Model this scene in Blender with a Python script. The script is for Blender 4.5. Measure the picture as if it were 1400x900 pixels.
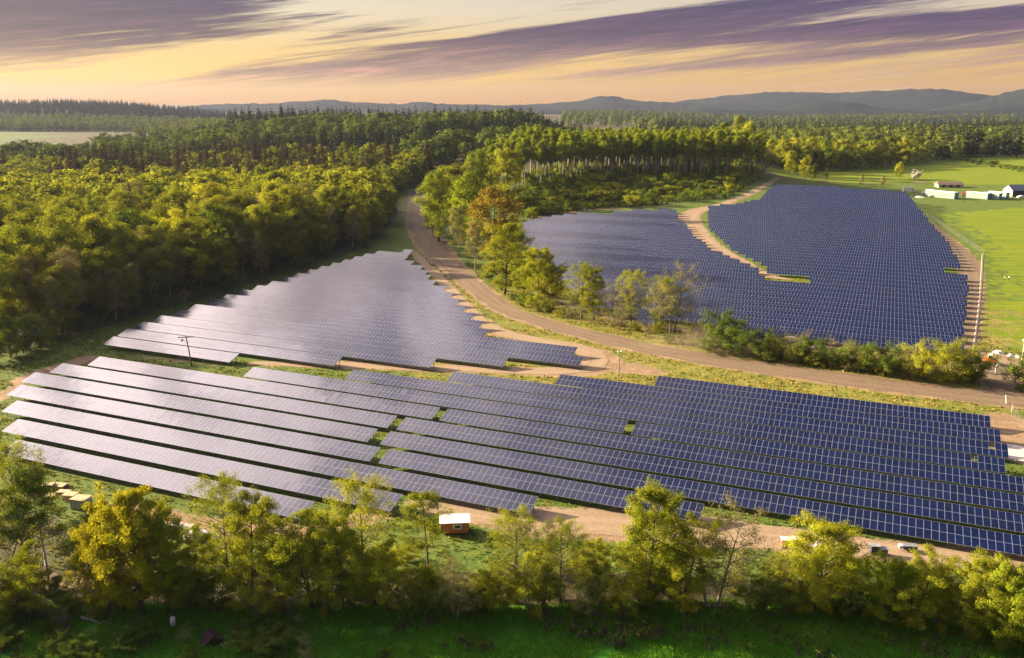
import bpy, bmesh, math, random
import numpy as np
from math import radians, sin, cos, pi

for o in list(bpy.data.objects): bpy.data.objects.remove(o)
scn = bpy.context.scene
COL = scn.collection
R = np.random.default_rng(7)
random.seed(7)

# ------------------------------------------------------------------ camera
CAM_H = 60.0
F_PX, PITCH = 1192.4, radians(14.61)
cam_d = bpy.data.cameras.new('camera'); cam = bpy.data.objects.new('camera', cam_d); COL.objects.link(cam)
cam_d.sensor_width = 36.0; cam_d.lens = 36.0 * F_PX / 1400.0
cam_d.clip_start = 1.0; cam_d.clip_end = 60000
cam.location = (0, 0, CAM_H); cam.rotation_euler = (pi/2 - PITCH, 0, 0)
scn.camera = cam

# ------------------------------------------------------------------ light
SUN_AZ, SUN_EL = radians(-69), radians(18)      # azimuth measured from the view axis, clockwise
SUN_DIR = (sin(SUN_AZ)*cos(SUN_EL), cos(SUN_AZ)*cos(SUN_EL), sin(SUN_EL))
sun_d = bpy.data.lights.new('sun', 'SUN'); sun = bpy.data.objects.new('sun', sun_d); COL.objects.link(sun)
sun_d.energy = 5.0; sun_d.angle = radians(0.6); sun_d.color = (1.0, 0.80, 0.52)
sun.rotation_euler = (pi/2 - SUN_EL, 0, -SUN_AZ + pi)   # lamp's -Z points away from the sun
from mathutils import Vector
sun.rotation_euler = Vector(SUN_DIR).to_track_quat('Z', 'Y').to_euler()

class NT:
    """tiny node helper"""
    def __init__(s, tree): s.t = tree; s.n = tree.nodes; s.l = tree.links
    def new(s, typ, **kw):
        nd = s.n.new(typ)
        for k, v in kw.items(): setattr(nd, k, v)
        return nd
    def put(s, sock, v):
        if hasattr(v, 'is_linked') or isinstance(v, bpy.types.NodeSocket): s.l.new(v, sock)
        else: sock.default_value = v
    def m(s, op, a, b=None, c=None, clamp=False):
        nd = s.new('ShaderNodeMath', operation=op); nd.use_clamp = clamp
        s.put(nd.inputs[0], a)
        if b is not None: s.put(nd.inputs[1], b)
        if c is not None: s.put(nd.inputs[2], c)
        return nd.outputs[0]
    def ss(s, x, a, b):      # smoothstep
        nd = s.new('ShaderNodeMapRange', interpolation_type='SMOOTHSTEP')
        s.put(nd.inputs[0], x); s.put(nd.inputs[1], a); s.put(nd.inputs[2], b); nd.inputs[3].default_value = 0; nd.inputs[4].default_value = 1
        return nd.outputs[0]
    def mix(s, f, a, b, mode='MIX'):
        nd = s.new('ShaderNodeMix', data_type='RGBA', blend_type=mode)
        s.put(nd.inputs[0], f)
        for i, v in ((6, a), (7, b)):
            if isinstance(v, (tuple, list)): v = tuple(v)[:3] + (1,)
            s.put(nd.inputs[i], v)
        return nd.outputs[2]
    def noise(s, vec, scale, detail=4, rough=.55, dist=0.0, dim='3D'):
        nd = s.new('ShaderNodeTexNoise', noise_dimensions=dim)
        if vec is not None: s.l.new(vec, nd.inputs['Vector'])
        nd.inputs['Scale'].default_value = scale; nd.inputs['Detail'].default_value = detail
        nd.inputs['Roughness'].default_value = rough; nd.inputs['Distortion'].default_value = dist
        return nd.outputs[0]
    def comb(s, x, y, z):
        nd = s.new('ShaderNodeCombineXYZ')
        for i, v in enumerate((x, y, z)): s.put(nd.inputs[i], v)
        return nd.outputs[0]
    def ramp(s, f, stops):
        nd = s.new('ShaderNodeValToRGB'); el = nd.color_ramp.elements
        while len(el) < len(stops): el.new(0.5)
        for e, (p, c) in zip(el, stops): e.position = p; e.color = tuple(c)[:3] + (1,)
        s.put(nd.inputs[0], f); return nd.outputs[0]

world = bpy.data.worlds.new('World'); scn.world = world; world.use_nodes = True
def build_world():
    N = NT(world.node_tree); N.n.clear()
    out = N.new('ShaderNodeOutputWorld')
    sky = N.new('ShaderNodeTexSky', sky_type='NISHITA'); sky.sun_disc = False
    sky.sun_elevation = SUN_EL; sky.sun_rotation = SUN_AZ
    sky.air_density = 1.2; sky.dust_density = 3.0; sky.ozone_density = 2.0
    b1 = N.new('ShaderNodeBackground'); N.l.new(sky.outputs[0], b1.inputs[0]); b1.inputs[1].default_value = 0.05
    tc = N.new('ShaderNodeTexCoord'); sep = N.new('ShaderNodeSeparateXYZ'); N.l.new(tc.outputs['Generated'], sep.inputs[0])
    x, y, z = sep.outputs
    az = N.m('MULTIPLY', N.m('ARCTAN2', x, y), 180/pi)        # degrees
    el = N.m('MULTIPLY', N.m('ARCSINE', z), 180/pi)
    # glow round the sun
    dt = N.new('ShaderNodeVectorMath', operation='DOT_PRODUCT'); N.l.new(tc.outputs['Generated'], dt.inputs[0]); dt.inputs[1].default_value = SUN_DIR
    dts = N.m('MAXIMUM', dt.outputs['Value'], 0.0)
    g1 = N.m('POWER', dts, 6.0); g2 = N.m('POWER', dts, 40.0)
    left = N.m('SUBTRACT', 1.0, N.ss(az, -40.0, 32.0))
    # clear-sky gradient behind the cloud
    e01 = N.m('DIVIDE', el, 90.0)
    gl = N.ramp(e01, [(0.0, (.92, .45, .05)), (.016, (1.25, .80, .20)), (.036, (1.05, .74, .28)), (.06, (.96, .82, .56)), (.10, (.75, .70, .66)), (.30, (.40, .40, .54)), (1, (.17, .23, .42))])
    gr = N.ramp(e01, [(0.0, (.80, .42, .12)), (.014, (.84, .50, .16)), (.036, (.84, .57, .25)), (.06, (.74, .62, .48)), (.10, (.50, .48, .50)), (.30, (.17, .22, .40)), (1, (.10, .16, .36))])
    base = N.mix(left, gr, gl)
    # streaked cloud: long fibres that climb to the right
    v1 = N.m('SUBTRACT', el, N.m('MULTIPLY', az, 0.115))
    P = N.comb(N.m('MULTIPLY', az, 0.030), N.m('MULTIPLY', v1, 0.75), 3.1)
    n1 = N.noise(P, 1.0, 7, .62, .9)
    P2 = N.comb(N.m('MULTIPLY', az, 0.12), N.m('MULTIPLY', v1, 2.5), 7.7)
    n2 = N.noise(P2, 1.0, 7, .64, 1.3)
    P3 = N.comb(N.m('MULTIPLY', az, 0.28), N.m('MULTIPLY', N.m('SUBTRACT', el, N.m('MULTIPLY', az, .095)), 6.0), 1.7)
    n3 = N.noise(P3, 1.0, 6, .65, 1.0)
    n = N.m('ADD', N.m('ADD', N.m('MULTIPLY', n1, .48), N.m('MULTIPLY', n2, .34)), N.m('MULTIPLY', n3, .18))
    def blob(a0, e0, wa, we):
        da = N.m('DIVIDE', N.m('SUBTRACT', az, a0), wa); de = N.m('DIVIDE', N.m('SUBTRACT', el, e0), we)
        r2 = N.m('ADD', N.m('MULTIPLY', da, da), N.m('MULTIPLY', de, de))
        return N.m('POWER', 2.718, N.m('MULTIPLY', r2, -1.0))
    def band(a0, e0, slope, we, wa):     # tilted streak centred on a0,e0
        da = N.m('SUBTRACT', az, a0)
        de = N.m('DIVIDE', N.m('SUBTRACT', N.m('SUBTRACT', el, e0), N.m('MULTIPLY', da, slope)), we)
        dw = N.m('DIVIDE', da, wa)
        return N.m('POWER', 2.718, N.m('MULTIPLY', N.m('ADD', N.m('MULTIPLY', de, de), N.m('MULTIPLY', dw, dw)), -1.0))
    bias = N.m('MULTIPLY', blob(-31.0, 6.2, 14.0, 3.2), .36)
    for (a0, e0, sl, we, wa, k) in [(-7, 2.3, .115, .7, 17, .20), (-15, 1.2, .05, .5, 10, .15), (-9, 4.3, .19, .35, 7, .14), (2, 3.4, .10, .4, 14, .12), (13, 5.3, .075, .5, 13, .16), (5, 4.5, .11, .4, 10, .14), (14, 3.7, .06, .4, 13, .13), (26, 4.4, .045, .6, 11, .22), (22, 2.9, .06, .3, 10, .12), (10, 1.9, .07, .25, 10, .10)]:
        bias = N.m('ADD', bias, N.m('MULTIPLY', band(a0, e0, sl, we, wa), k))
    bias = N.m('SUBTRACT', bias, N.m('MULTIPLY', blob(-5, 5.9, 8, 1.3), .20))
    bias = N.m('SUBTRACT', bias, N.m('MULTIPLY', band(-20, 2.2, .20, .7, 12), .22))
    high = N.ss(el, 8.0, 25.0)
    cl = N.ss(N.m('ADD', n, N.m('SUBTRACT', bias, N.m('MULTIPLY', high, .03))), .465, .63)
    cl = N.m('MULTIPLY', cl, N.ss(el, .4, 1.9))
    ccol_l = N.ramp(e01, [(0.0, (.72, .40, .17)), (.018, (.48, .28, .18)), (.04, (.125, .075, .105)), (.07, (.034, .026, .095)), (.2, (.26, .24, .34)), (1, (.13, .17, .32))])
    ccol_r = N.ramp(e01, [(0.0, (.62, .42, .26)), (.02, (.46, .30, .26)), (.045, (.12, .072, .16)), (.07, (.068, .046, .15)), (.2, (.13, .15, .30)), (1, (.08, .12, .28))])
    ccol = N.mix(left, ccol_r, ccol_l)
    ccol = N.mix(1.0, ccol, N.ramp(N.m('ADD', N.m('MULTIPLY', n2, .5), N.m('MULTIPLY', n3, .5)), [(.30, (.55, .55, .62)), (.5, (1., 1., 1.)), (.68, (2.2, 1.8, 1.5))]), 'MULTIPLY')
    skyc = N.mix(N.m('MULTIPLY', cl, .97), base, ccol)
    # bright silver-gold fibres
    br = N.m('MULTIPLY', N.ss(n2, .55, .75), N.m('SUBTRACT', 1.0, cl))
    skyc = N.mix(N.m('MULTIPLY', N.m('MULTIPLY', br, .45), N.m('SUBTRACT', 1.0, high)), skyc, (1.0, .86, .56))
    # bright sky patch added out of view, for panel sheen and warm fill
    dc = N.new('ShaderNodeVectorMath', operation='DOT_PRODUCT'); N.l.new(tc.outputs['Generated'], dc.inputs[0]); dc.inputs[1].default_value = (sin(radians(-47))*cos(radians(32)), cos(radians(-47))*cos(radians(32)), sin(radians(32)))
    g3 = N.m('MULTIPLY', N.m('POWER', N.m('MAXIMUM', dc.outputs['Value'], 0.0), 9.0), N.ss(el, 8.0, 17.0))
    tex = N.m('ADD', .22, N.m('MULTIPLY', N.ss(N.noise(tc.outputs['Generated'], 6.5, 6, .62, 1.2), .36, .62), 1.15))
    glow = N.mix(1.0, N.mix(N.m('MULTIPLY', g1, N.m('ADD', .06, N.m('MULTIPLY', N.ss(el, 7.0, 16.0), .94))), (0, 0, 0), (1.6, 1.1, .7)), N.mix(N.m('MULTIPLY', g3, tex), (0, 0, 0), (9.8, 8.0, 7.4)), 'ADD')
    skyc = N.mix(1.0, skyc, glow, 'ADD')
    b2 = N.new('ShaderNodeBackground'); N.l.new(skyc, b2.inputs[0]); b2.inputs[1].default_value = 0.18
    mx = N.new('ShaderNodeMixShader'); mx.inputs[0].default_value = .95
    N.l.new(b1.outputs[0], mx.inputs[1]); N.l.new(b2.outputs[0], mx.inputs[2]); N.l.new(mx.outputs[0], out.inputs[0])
build_world()
scn.view_settings.view_transform = 'Standard'; scn.view_settings.look = 'None'
scn.view_settings.exposure = 2.45; scn.view_settings.gamma = 1.0
scn.render.resolution_x, scn.render.resolution_y = 1024, 658
scn.cycles.volume_bounces = 0
scn.cycles.max_bounces = 6; scn.cycles.transparent_max_bounces = 6

# ------------------------------------------------------------------ geometry helpers
def un(px, py, z=0.0):
    """the ground point seen at a photo pixel: used to survey the site"""
    u = (px-700)/F_PX; v = (450-py)/F_PX
    d = np.array([u, cos(PITCH)+v*sin(PITCH), -sin(PITCH)+v*cos(PITCH)])
    k = (z-CAM_H)/d[2]; q = d*k; q[2] += CAM_H; return q
def height_for(p, ytop):
    """height of a thing standing at p whose top is seen at photo row ytop"""
    v = (450-ytop)/F_PX
    return CAM_H + p[1]*(v*cos(PITCH)-sin(PITCH))/(cos(PITCH)+v*sin(PITCH)) - p[2]
A_ROW = radians(23.15)
S = np.array([cos(A_ROW), -sin(A_ROW)]); T = np.array([sin(A_ROW), cos(A_ROW)])
def st2xy(s, t): return S*s + T*t
def to_st(p): return p[0]*S[0]+p[1]*S[1], p[0]*T[0]+p[1]*T[1]
def sstep(a, b, x):
    k = np.clip((x-a)/(b-a), 0, 1); return k*k*(3-2*k)

def mesh_np(name, V, Q, uv=None, attrs=None, mats=(), mi=None, smooth=False):
    me = bpy.data.meshes.new(name)
    V = np.asarray(V, np.float32); Q = np.asarray(Q, np.int32)
    n, k = len(Q), Q.shape[1]
    me.vertices.add(len(V)); me.vertices.foreach_set('co', V.ravel())
    me.loops.add(n*k); me.loops.foreach_set('vertex_index', Q.ravel())
    me.polygons.add(n); me.polygons.foreach_set('loop_start', np.arange(0, n*k, k, dtype=np.int32))
    me.polygons.foreach_set('loop_total', np.full(n, k, np.int32))
    if mi is not None: me.polygons.foreach_set('material_index', np.asarray(mi, np.int32))
    me.polygons.foreach_set('use_smooth', np.full(n, bool(smooth)))
    if uv is not None:
        l = me.uv_layers.new(name='UVMap'); l.data.foreach_set('uv', np.asarray(uv, np.float32).ravel())
    for an, (dom, arr) in (attrs or {}).items():
        a = me.attributes.new(an, 'FLOAT', dom); a.data.foreach_set('value', np.asarray(arr, np.float32).ravel())
    for m in mats: me.materials.append(m)
    me.update(calc_edges=True); return me
def link(name, me, parent=None, loc=None, rz=None, sc=None):
    o = bpy.data.objects.new(name, me); COL.objects.link(o)
    if parent: o.parent = parent
    if loc is not None: o.location = loc
    if rz is not None: o.rotation_euler = (0, 0, rz)
    if sc is not None: o.scale = sc if hasattr(sc, '__len__') else (sc,)*3
    return o
def tag(o, label, cat, group=None, kind=None):
    if label: o['label'] = label
    if cat: o['category'] = cat
    if group: o['group'] = group
    if kind: o['kind'] = kind
    return o
def thing(name, label, cat, loc, rz=0, group=None, sc=None):
    return tag(link(name, None, None, loc, rz, sc), label, cat, group)

class MB:
    """collects quads: boxes, prisms, tubes"""
    def __init__(s): s.v = []; s.q = []; s.m = []; s.n = 0
    def add(s, V, Q, m=0):
        V = np.asarray(V, float); Q = np.asarray(Q, int)
        s.v.append(V); s.q.append(Q+s.n); s.m.append(np.full(len(Q), m)); s.n += len(V); return s
    def box(s, c, d, rz=0.0, m=0, top=None):
        """centre of the base c, size d; top = scale of the upper face"""
        x, y, z = d[0]/2, d[1]/2, d[2]; k = top or (1, 1)
        V = np.array([(-x,-y,0),(x,-y,0),(x,y,0),(-x,y,0),(-x*k[0],-y*k[1],z),(x*k[0],-y*k[1],z),(x*k[0],y*k[1],z),(-x*k[0],y*k[1],z)])
        if rz:
            cr, sr = cos(rz), sin(rz); V = np.c_[V[:,0]*cr-V[:,1]*sr, V[:,0]*sr+V[:,1]*cr, V[:,2]]
        return s.add(V+np.array(c), [(3,2,1,0),(4,5,6,7),(0,1,5,4),(1,2,6,5),(2,3,7,6),(3,0,4,7)], m)
    def tube(s, P, r, sides=6, m=0, cap=True):
        P = np.asarray(P, float); r = np.broadcast_to(r, len(P))
        d = np.gradient(P, axis=0); d /= np.linalg.norm(d, axis=1)[:,None]+1e-9
        ref = np.where(np.abs(d[:,2:3])>.95, np.array([[1.,0,0]]), np.array([[0,0,1.]]))
        a = np.cross(d, ref); a /= np.linalg.norm(a, axis=1)[:,None]+1e-9; b = np.cross(d, a)
        th = np.linspace(0, 2*pi, sides, endpoint=False)
        V = (P[:,None,:] + r[:,None,None]*(a[:,None,:]*np.cos(th)[None,:,None] + b[:,None,:]*np.sin(th)[None,:,None])).reshape(-1,3)
        Q = []
        for i in range(len(P)-1):
            for j in range(sides):
                k = (j+1)%sides; Q.append((i*sides+j, (i+1)*sides+j, (i+1)*sides+k, i*sides+k))
        if cap:
            o = (len(P)-1)*sides; c = len(V); V = np.r_[V, P[-1:], P[:1]]
            for j in range(0, sides, 2):
                Q.append((o+j, c, o+(j+2)%sides, o+(j+1)%sides)); Q.append((j, (j+1)%sides, (j+2)%sides, c+1))
        return s.add(V, Q, m)
    def mesh(s, name, mats, smooth=False):
        return mesh_np(name, np.concatenate(s.v), np.concatenate(s.q), mats=mats if isinstance(mats, (list, tuple)) else [mats], mi=np.concatenate(s.m), smooth=smooth)
def bevel(o, w=.03, seg=2):
    b = o.modifiers.new('bevel', 'BEVEL'); b.width = w; b.segments = seg; b.limit_method = 'ANGLE'; return o

# ------------------------------------------------------------------ materials
def mat(name):
    m = bpy.data.materials.new(name); m.use_nodes = True; N = NT(m.node_tree)
    return m, N, N.n['Principled BSDF']
def plain(name, col, rough=.7, metal=0., var=.25, scale=2.0, spec=.3, dirt=None):
    m, N, P = mat(name)
    tc = N.new('ShaderNodeTexCoord').outputs['Object']
    n = N.noise(tc, scale, 5, .6)
    c2 = tuple(c*(1-var) for c in col); c1 = tuple(min(1, c*(1+var*.6)) for c in col)
    c = N.mix(N.ss(n, .3, .7), c2, c1)
    if dirt: c = N.mix(N.m('MULTIPLY', N.ss(N.noise(tc, scale*.6, 6, .65), .5, .7), .6), c, dirt)
    N.l.new(c, P.inputs['Base Color']); P.inputs['Roughness'].default_value = rough
    P.inputs['Metallic'].default_value = metal; P.inputs['Specular IOR Level'].default_value = spec
    return m
def leafmat(name, dark, light, trans=.38, hi=None):
    """foliage: colour varies by leaf clump and by tree, light passes through"""
    m = bpy.data.materials.new(name); m.use_nodes = True; N = NT(m.node_tree); N.n.clear()
    out = N.new('ShaderNodeOutputMaterial')
    at = N.new('ShaderNodeAttribute', attribute_name='tint'); oi = N.new('ShaderNodeObjectInfo')
    f = N.m('ADD', N.m('MULTIPLY', at.outputs['Fac'], .62), N.m('MULTIPLY', oi.outputs['Random'], .42))
    c = N.mix(N.m('MINIMUM', f, 1.0), dark, light)
    if hi: c = N.mix(N.ss(oi.outputs['Random'], .72, .95), c, hi)
    d = N.new('ShaderNodeBsdfDiffuse'); t = N.new('ShaderNodeBsdfTranslucent'); g = N.new('ShaderNodeMixShader')
    N.l.new(c, d.inputs[0]); N.l.new(N.mix(1.0, c, (1.0, 1.0, .55), 'MULTIPLY'), t.inputs[0]); g.inputs[0].default_value = trans
    N.l.new(d.outputs[0], g.inputs[1]); N.l.new(t.outputs[0], g.inputs[2]); N.l.new(g.outputs[0], out.inputs[0])
    return m
M = {}
M['leaf'] = leafmat('spring_leaves', (.085, .115, .013), (.36, .355, .024), .45)
M['leaf_wood'] = leafmat('wood_leaves', (.066, .100, .017), (.41, .405, .028), .42, hi=(.46, .43, .026))
M['leaf_fresh'] = leafmat('fresh_leaves', (0.086, 0.134, 0.013), (0.280, 0.307, 0.022), .45)
M['leaf_green'] = leafmat('green_leaves', (0.049, 0.086, 0.016), (0.150, 0.188, 0.024), .32)
M['leaf_gold'] = leafmat('golden_leaves', (.17, .165, .014), (.46, .40, .020), .42)
M['leaf_rust'] = leafmat('rusty_leaves', (.14, .105, .018), (.31, .225, .030), .32)
M['leaf_grey'] = leafmat('sparse_buds', (0.129, 0.118, 0.049), (0.280, 0.247, 0.076), .22)
M['leaf_far'] = leafmat('far_leaves', (.030, .054, .018), (.165, .195, .030), .25)
M['leaf_white'] = leafmat('white_blossom', (.42, .38, .34), (.7, .66, .60), .25)
M['needle'] = leafmat('conifer_needles', (.010, .020, .010), (.034, .046, .020), .10)
M['needle_brown'] = leafmat('brown_conifer_needles', (.036, .028, .013), (.078, .058, .024), .12)
M['bark'] = plain('bark', (.085, .065, .045), .9, var=.4, scale=6)
M['bark_pale'] = plain('pale_bark', (.34, .30, .25), .85, var=.4, scale=5)
M['bark_grey'] = plain('grey_bark', (.19, .165, .13), .9, var=.4, scale=6)
M['white'] = plain('white_paint', (.62, .60, .58), .5, dirt=(.45, .4, .33))
M['tarp_white'] = plain('white_sheet', (.60, .585, .57), .6, var=.12)
M['teal'] = plain('teal_paint', (.06, .25, .30), .5, dirt=(.10, .2, .22))
M['pale_teal'] = plain('pale_teal_paint', (.22, .285, .275), .55, var=.15, dirt=(.35, .42, .4))
M['cream'] = plain('cream_wall', (.42, .37, .28), .8, var=.12)
M['navy'] = plain('navy_paint_and_shade', (.035, .045, .075), .6)  # crates and trailer; on the barn wall it paints shade
M['roof_grey'] = plain('grey_metal_roof', (.20, .22, .27), .45, metal=.3)
M['orange_wood'] = plain('orange_boards', (.55, .20, .060), .75, var=.35, scale=3, dirt=(.28, .12, .05))
M['pale_wood'] = plain('raw_timber', (.36, .27, .16), .8, var=.3, scale=3)
M['dark'] = plain('dark_rubber', (.02, .02, .022), .7)
M['glass'] = plain('dark_glass', (.012, .014, .018), .08, spec=.6)
M['orange'] = plain('orange_machine_paint', (.55, .13, .02), .45)
M['red'] = plain('dull_red_paint', (.36, .075, .045), .6, dirt=(.2, .08, .05))
M['steel'] = plain('galvanised_steel', (.42, .43, .45), .45, metal=.6)
M['grey'] = plain('grey_metal', (.22, .23, .25), .5, metal=.4)
M['brown_roof'] = plain('brown_earth_roof', (.12, .095, .07), .9, dirt=(.07, .09, .03))
M['roof_pale'] = plain('weathered_pale_roof', (.42, .405, .39), .6, dirt=(.25, .24, .22))
M['plum'] = plain('plum_roofing', (.050, .018, .028), .8)
M['stone'] = plain('pale_stone', (.45, .41, .36), .9)
M['skin'] = plain('skin', (.42, .25, .17), .6, var=.05)
M['cloth_dark'] = plain('dark_cloth', (.02, .02, .025), .9)
M['cloth_tan'] = plain('tan_cloth', (.45, .34, .22), .9)
M['cloth_white'] = plain('pale_cloth', (.65, .6, .5), .9)
M['lamp'] = plain('white_globe', (.8, .78, .74), .35, var=.05)

def panel_mat():
    m, N, P = mat('solar_glass')
    uv = N.new('ShaderNodeUVMap').outputs[0]; sp = N.new('ShaderNodeSeparateXYZ'); N.l.new(uv, sp.inputs[0])
    u, v = sp.outputs[0], sp.outputs[1]                        # metres from the module's corner
    du = N.m('MINIMUM', u, N.m('SUBTRACT', .985, u)); dv = N.m('MINIMUM', v, N.m('SUBTRACT', 1.91, v))
    frame = N.m('LESS_THAN', N.m('MINIMUM', du, dv), .024)
    bus = N.m('LESS_THAN', N.m('ABSOLUTE', N.m('SUBTRACT', v, .955)), .012)
    cell = N.m('LESS_THAN', N.m('PINGPONG', N.m('SUBTRACT', u, .03), .077), .0035)
    cell2 = N.m('LESS_THAN', N.m('PINGPONG', N.m('SUBTRACT', v, .03), .0771), .0035)
    line = N.m('MULTIPLY', N.m('MAXIMUM', cell, cell2), .35)
    oi = N.new('ShaderNodeObjectInfo'); ge = N.new('ShaderNodeNewGeometry')
    at = N.new('ShaderNodeAttribute', attribute_name='tint')
    f = N.m('FRACT', N.m('ADD', at.outputs['Fac'], N.m('MULTIPLY', oi.outputs['Random'], 3.7)))
    blue = N.mix(f, (.0016, .0046, .026), (.0026, .0074, .042))
    blue = N.mix(N.m('MAXIMUM', line, N.m('MULTIPLY', bus, .7)), blue, (.03, .034, .055))
    tn = N.noise(ge.outputs['Position'], .05, 3, .5)
    dust = N.m('MULTIPLY', N.ss(tn, .35, .75), .018)
    blue = N.mix(dust, blue, (.12, .10, .08))
    c = N.mix(frame, blue, (.235, .25, .29))
    N.l.new(c, P.inputs['Base Color'])
    N.l.new(N.m('ADD', N.m('MULTIPLY', frame, .28), .10), P.inputs['Roughness'])
    N.l.new(N.m('MULTIPLY', frame, .25), P.inputs['Metallic'])
    P.inputs['IOR'].default_value = 1.52
    return m
M['panel'] = panel_mat()
M['rack'] = plain('galvanised_rack', (.22, .22, .23), .5, metal=.5)

# ------------------------------------------------------------------ terrain
def vnoise(x, y, s, seed=0):
    """smooth value noise on arrays"""
    x = np.asarray(x)/s; y = np.asarray(y)/s
    xi, yi = np.floor(x).astype(np.int64), np.floor(y).astype(np.int64); fx, fy = x-xi, y-yi
    fx = fx*fx*(3-2*fx); fy = fy*fy*(3-2*fy)
    def h(a, b):
        n = (a*374761393 + b*668265263 + seed*974711) & 0x7fffffff
        n = (n ^ (n >> 13))*1274126177 & 0x7fffffff
        return ((n ^ (n >> 16)) & 0xffff)/65535.0
    return (h(xi,yi)*(1-fx)+h(xi+1,yi)*fx)*(1-fy) + (h(xi,yi+1)*(1-fx)+h(xi+1,yi+1)*fx)*fy
def hgt(x, y):
    x = np.asarray(x, float); y = np.asarray(y, float)
    z = 9.0*sstep(440, 640, y)*sstep(-60, 20, x)*(1-sstep(150, 240, x-.12*(y-500)))*(1-sstep(900, 1300, y))
    z = z + 20.0*sstep(520, 980, y)*sstep(-.42, -.25, x/np.maximum(y, 1))*(1-sstep(.0, .07, x/np.maximum(y, 1)))*(1-sstep(1500, 2200, y))
    far = sstep(600, 1500, y)
    z = z + far*4*(vnoise(x, y, 400, 3)-.5)
    z = z + 42*sstep(1900, 2600, y)*(1-sstep(-.50, -.24, x/np.maximum(y, 1)))*(1-sstep(3200, 4500, y))*(.75+.4*vnoise(x, y, 500, 5))
    z = z - far*18*sstep(.12, .25, x/np.maximum(y, 1))*sstep(1200, 2200, y)
    return z
def poly_world(px): return np.array([un(a, b)[:2] for a, b in px])
def seg_dist(x, y, P, W):
    """signed distance inside a stroked polyline (positive inside)"""
    best = np.full(x.shape, -1e3)
    for i in range(len(P)-1):
        a, b = P[i], P[i+1]; d = b-a; L = (d@d)+1e-9
        t = np.clip(((x-a[0])*d[0]+(y-a[1])*d[1])/L, 0, 1)
        w = W[i]*(1-t)+W[i+1]*t
        best = np.maximum(best, w-np.hypot(x-a[0]-t*d[0], y-a[1]-t*d[1]))
    return best
def in_poly(x, y, P):
    c = np.zeros(np.shape(x), bool)
    for i in range(len(P)):
        a, b = P[i], P[i-1]
        k = (a[1] > y) != (b[1] > y)
        c ^= k & (x < (b[0]-a[0])*(y-a[1])/((b[1]-a[1]) if b[1] != a[1] else 1e-9)+a[0])
    return c

ROADS = {   # name: (pixel polyline, half widths in metres, height of the sheet)
 'dirt_road': ([(566,262),(571,282),(577,310),(592,338),(615,362),(650,394),(690,424),(740,441),(800,457),(870,474),(940,487),(1040,503),(1150,519),(1260,533),(1330,541),(1420,551)], [3,6,8.5,7.5,5.5,4.6,4.4,4.4,4.6,4.8,5,5.3,5.6,5.6,5.6,5.6], .030),
 'dirt_track': ([(562,343),(577,358),(592,372),(616,396),(640,424),(660,444),(690,458),(735,466),(780,474),(812,483),(822,494),(806,505),(770,509),(700,507),(640,505),(560,502),(480,500),(410,498),(345,497)], [1.6,2,2,2.2,2.6,3,3.2,3.0,3.4,4.5,5,4.5,3.8,3,3,2.8,2.6,2.4,1.5], .045),
 'sandy_strip': ([(560,690),(600,692),(660,703),(740,716),(860,717),(960,727),(1060,736),(1160,747),(1300,760),(1430,776)], [1.5,2.4,3.6,4.6,5.2,4.5,3.6,3.2,3.0,3.0], .035),
 'perimeter_track': ([(1258,294),(1285,318),(1308,340),(1322,358),(1328,376),(1330,400),(1327,430),(1322,460),(1322,480),(1342,494),(1362,512),(1378,536)], [1.2,2.2,4.2,4.6,4.2,3.6,3.4,3.2,3.4,4.5,4.5,4], .050),
 'gravel_track': ([(1062,258),(1046,268),(1020,277),(985,286),(952,291),(940,298),(946,308),(956,320),(968,333),(985,344),(1005,354),(1030,369),(1055,379),(1075,382)], [2,2.4,3,3.5,5,6.5,5.5,5,5,4.4,3.6,3.2,2.8,1.5], .055),
 'farm_track': ([(1062,261),(1110,266),(1160,267),(1225,270)], [3,2.5,3,4], .065),
 'sandy_yard': ([(1332,486),(1360,492),(1395,497),(1430,502)], [5,6,7,7], .060),
}
ROADW = {k: (poly_world(p), np.array(w, float), z) for k, (p, w, z) in ROADS.items()}
EXTRA_DIRT = [  # bare worn patches with no road of their own: pixel polyline, half widths
 ([(826,498),(860,504),(900,509)], [3.5,4.5,2.5]), ([(30,520),(75,505),(120,490)], [2.5,3,2.5]), ([(0,545),(18,530),(60,512)], [1.6,1.6,1]), ([(180,488),(240,492),(290,500)], [.8,1,.8]),
 ([(1372,575),(1385,600),(1400,622)], [4.5,4.5,5]), ([(150,690),(210,700),(300,720),(420,722),(520,705)], [1,1.5,2.2,2.6,2]), ([(1240,285),(1246,286)], [1.5,1.5]),
 ([(720,300),(800,291),(925,286)], [1.8,1.8,1.8]), ([(950,452),(1050,462),(1150,474),(1240,485)], [2,2.4,2.2,2]), ([(760,410),(850,440),(940,452)], [1.0,1.5,1.5]),
 ([(440,860),(412,888),(400,910)], [.25,.3,.3]), ([(130,865),(150,872)], [1.0,1.2]), ([(1050,845),(1100,853),(1160,862)], [.3,.4,.3]), ([(60,795),(140,800)], [1.5,1.2]),
 ([(690,488),(640,492),(560,489),(470,494)], [.9,.9,.9,.8]), ([(1200,246),(1262,249)], [3,4])]
EXTRAW = [(poly_world(p), np.array(w, float)) for p, w in EXTRA_DIRT]
WOOD_A = np.array([(-190,186),(-128,202),(-115,226),(-96,272),(-68,347),(-60,392),(-63,470),(-68,527),(-80,640),(-80,800),(-430,800),(-520,800),(-345,500),(-250,330)], float)
FIELD_R_LIT = poly_world([(1296,292),(1340,328),(1366,380),(1380,430),(1392,494),(1500,520),(1500,275),(1400,284)])  # sunlit part only; the greener grass left beside it paints the shade
FIELD_L = np.array([(-900,1000),(-480,1000),(-800,1640),(-880,1800),(-1400,1800)], float)
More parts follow.
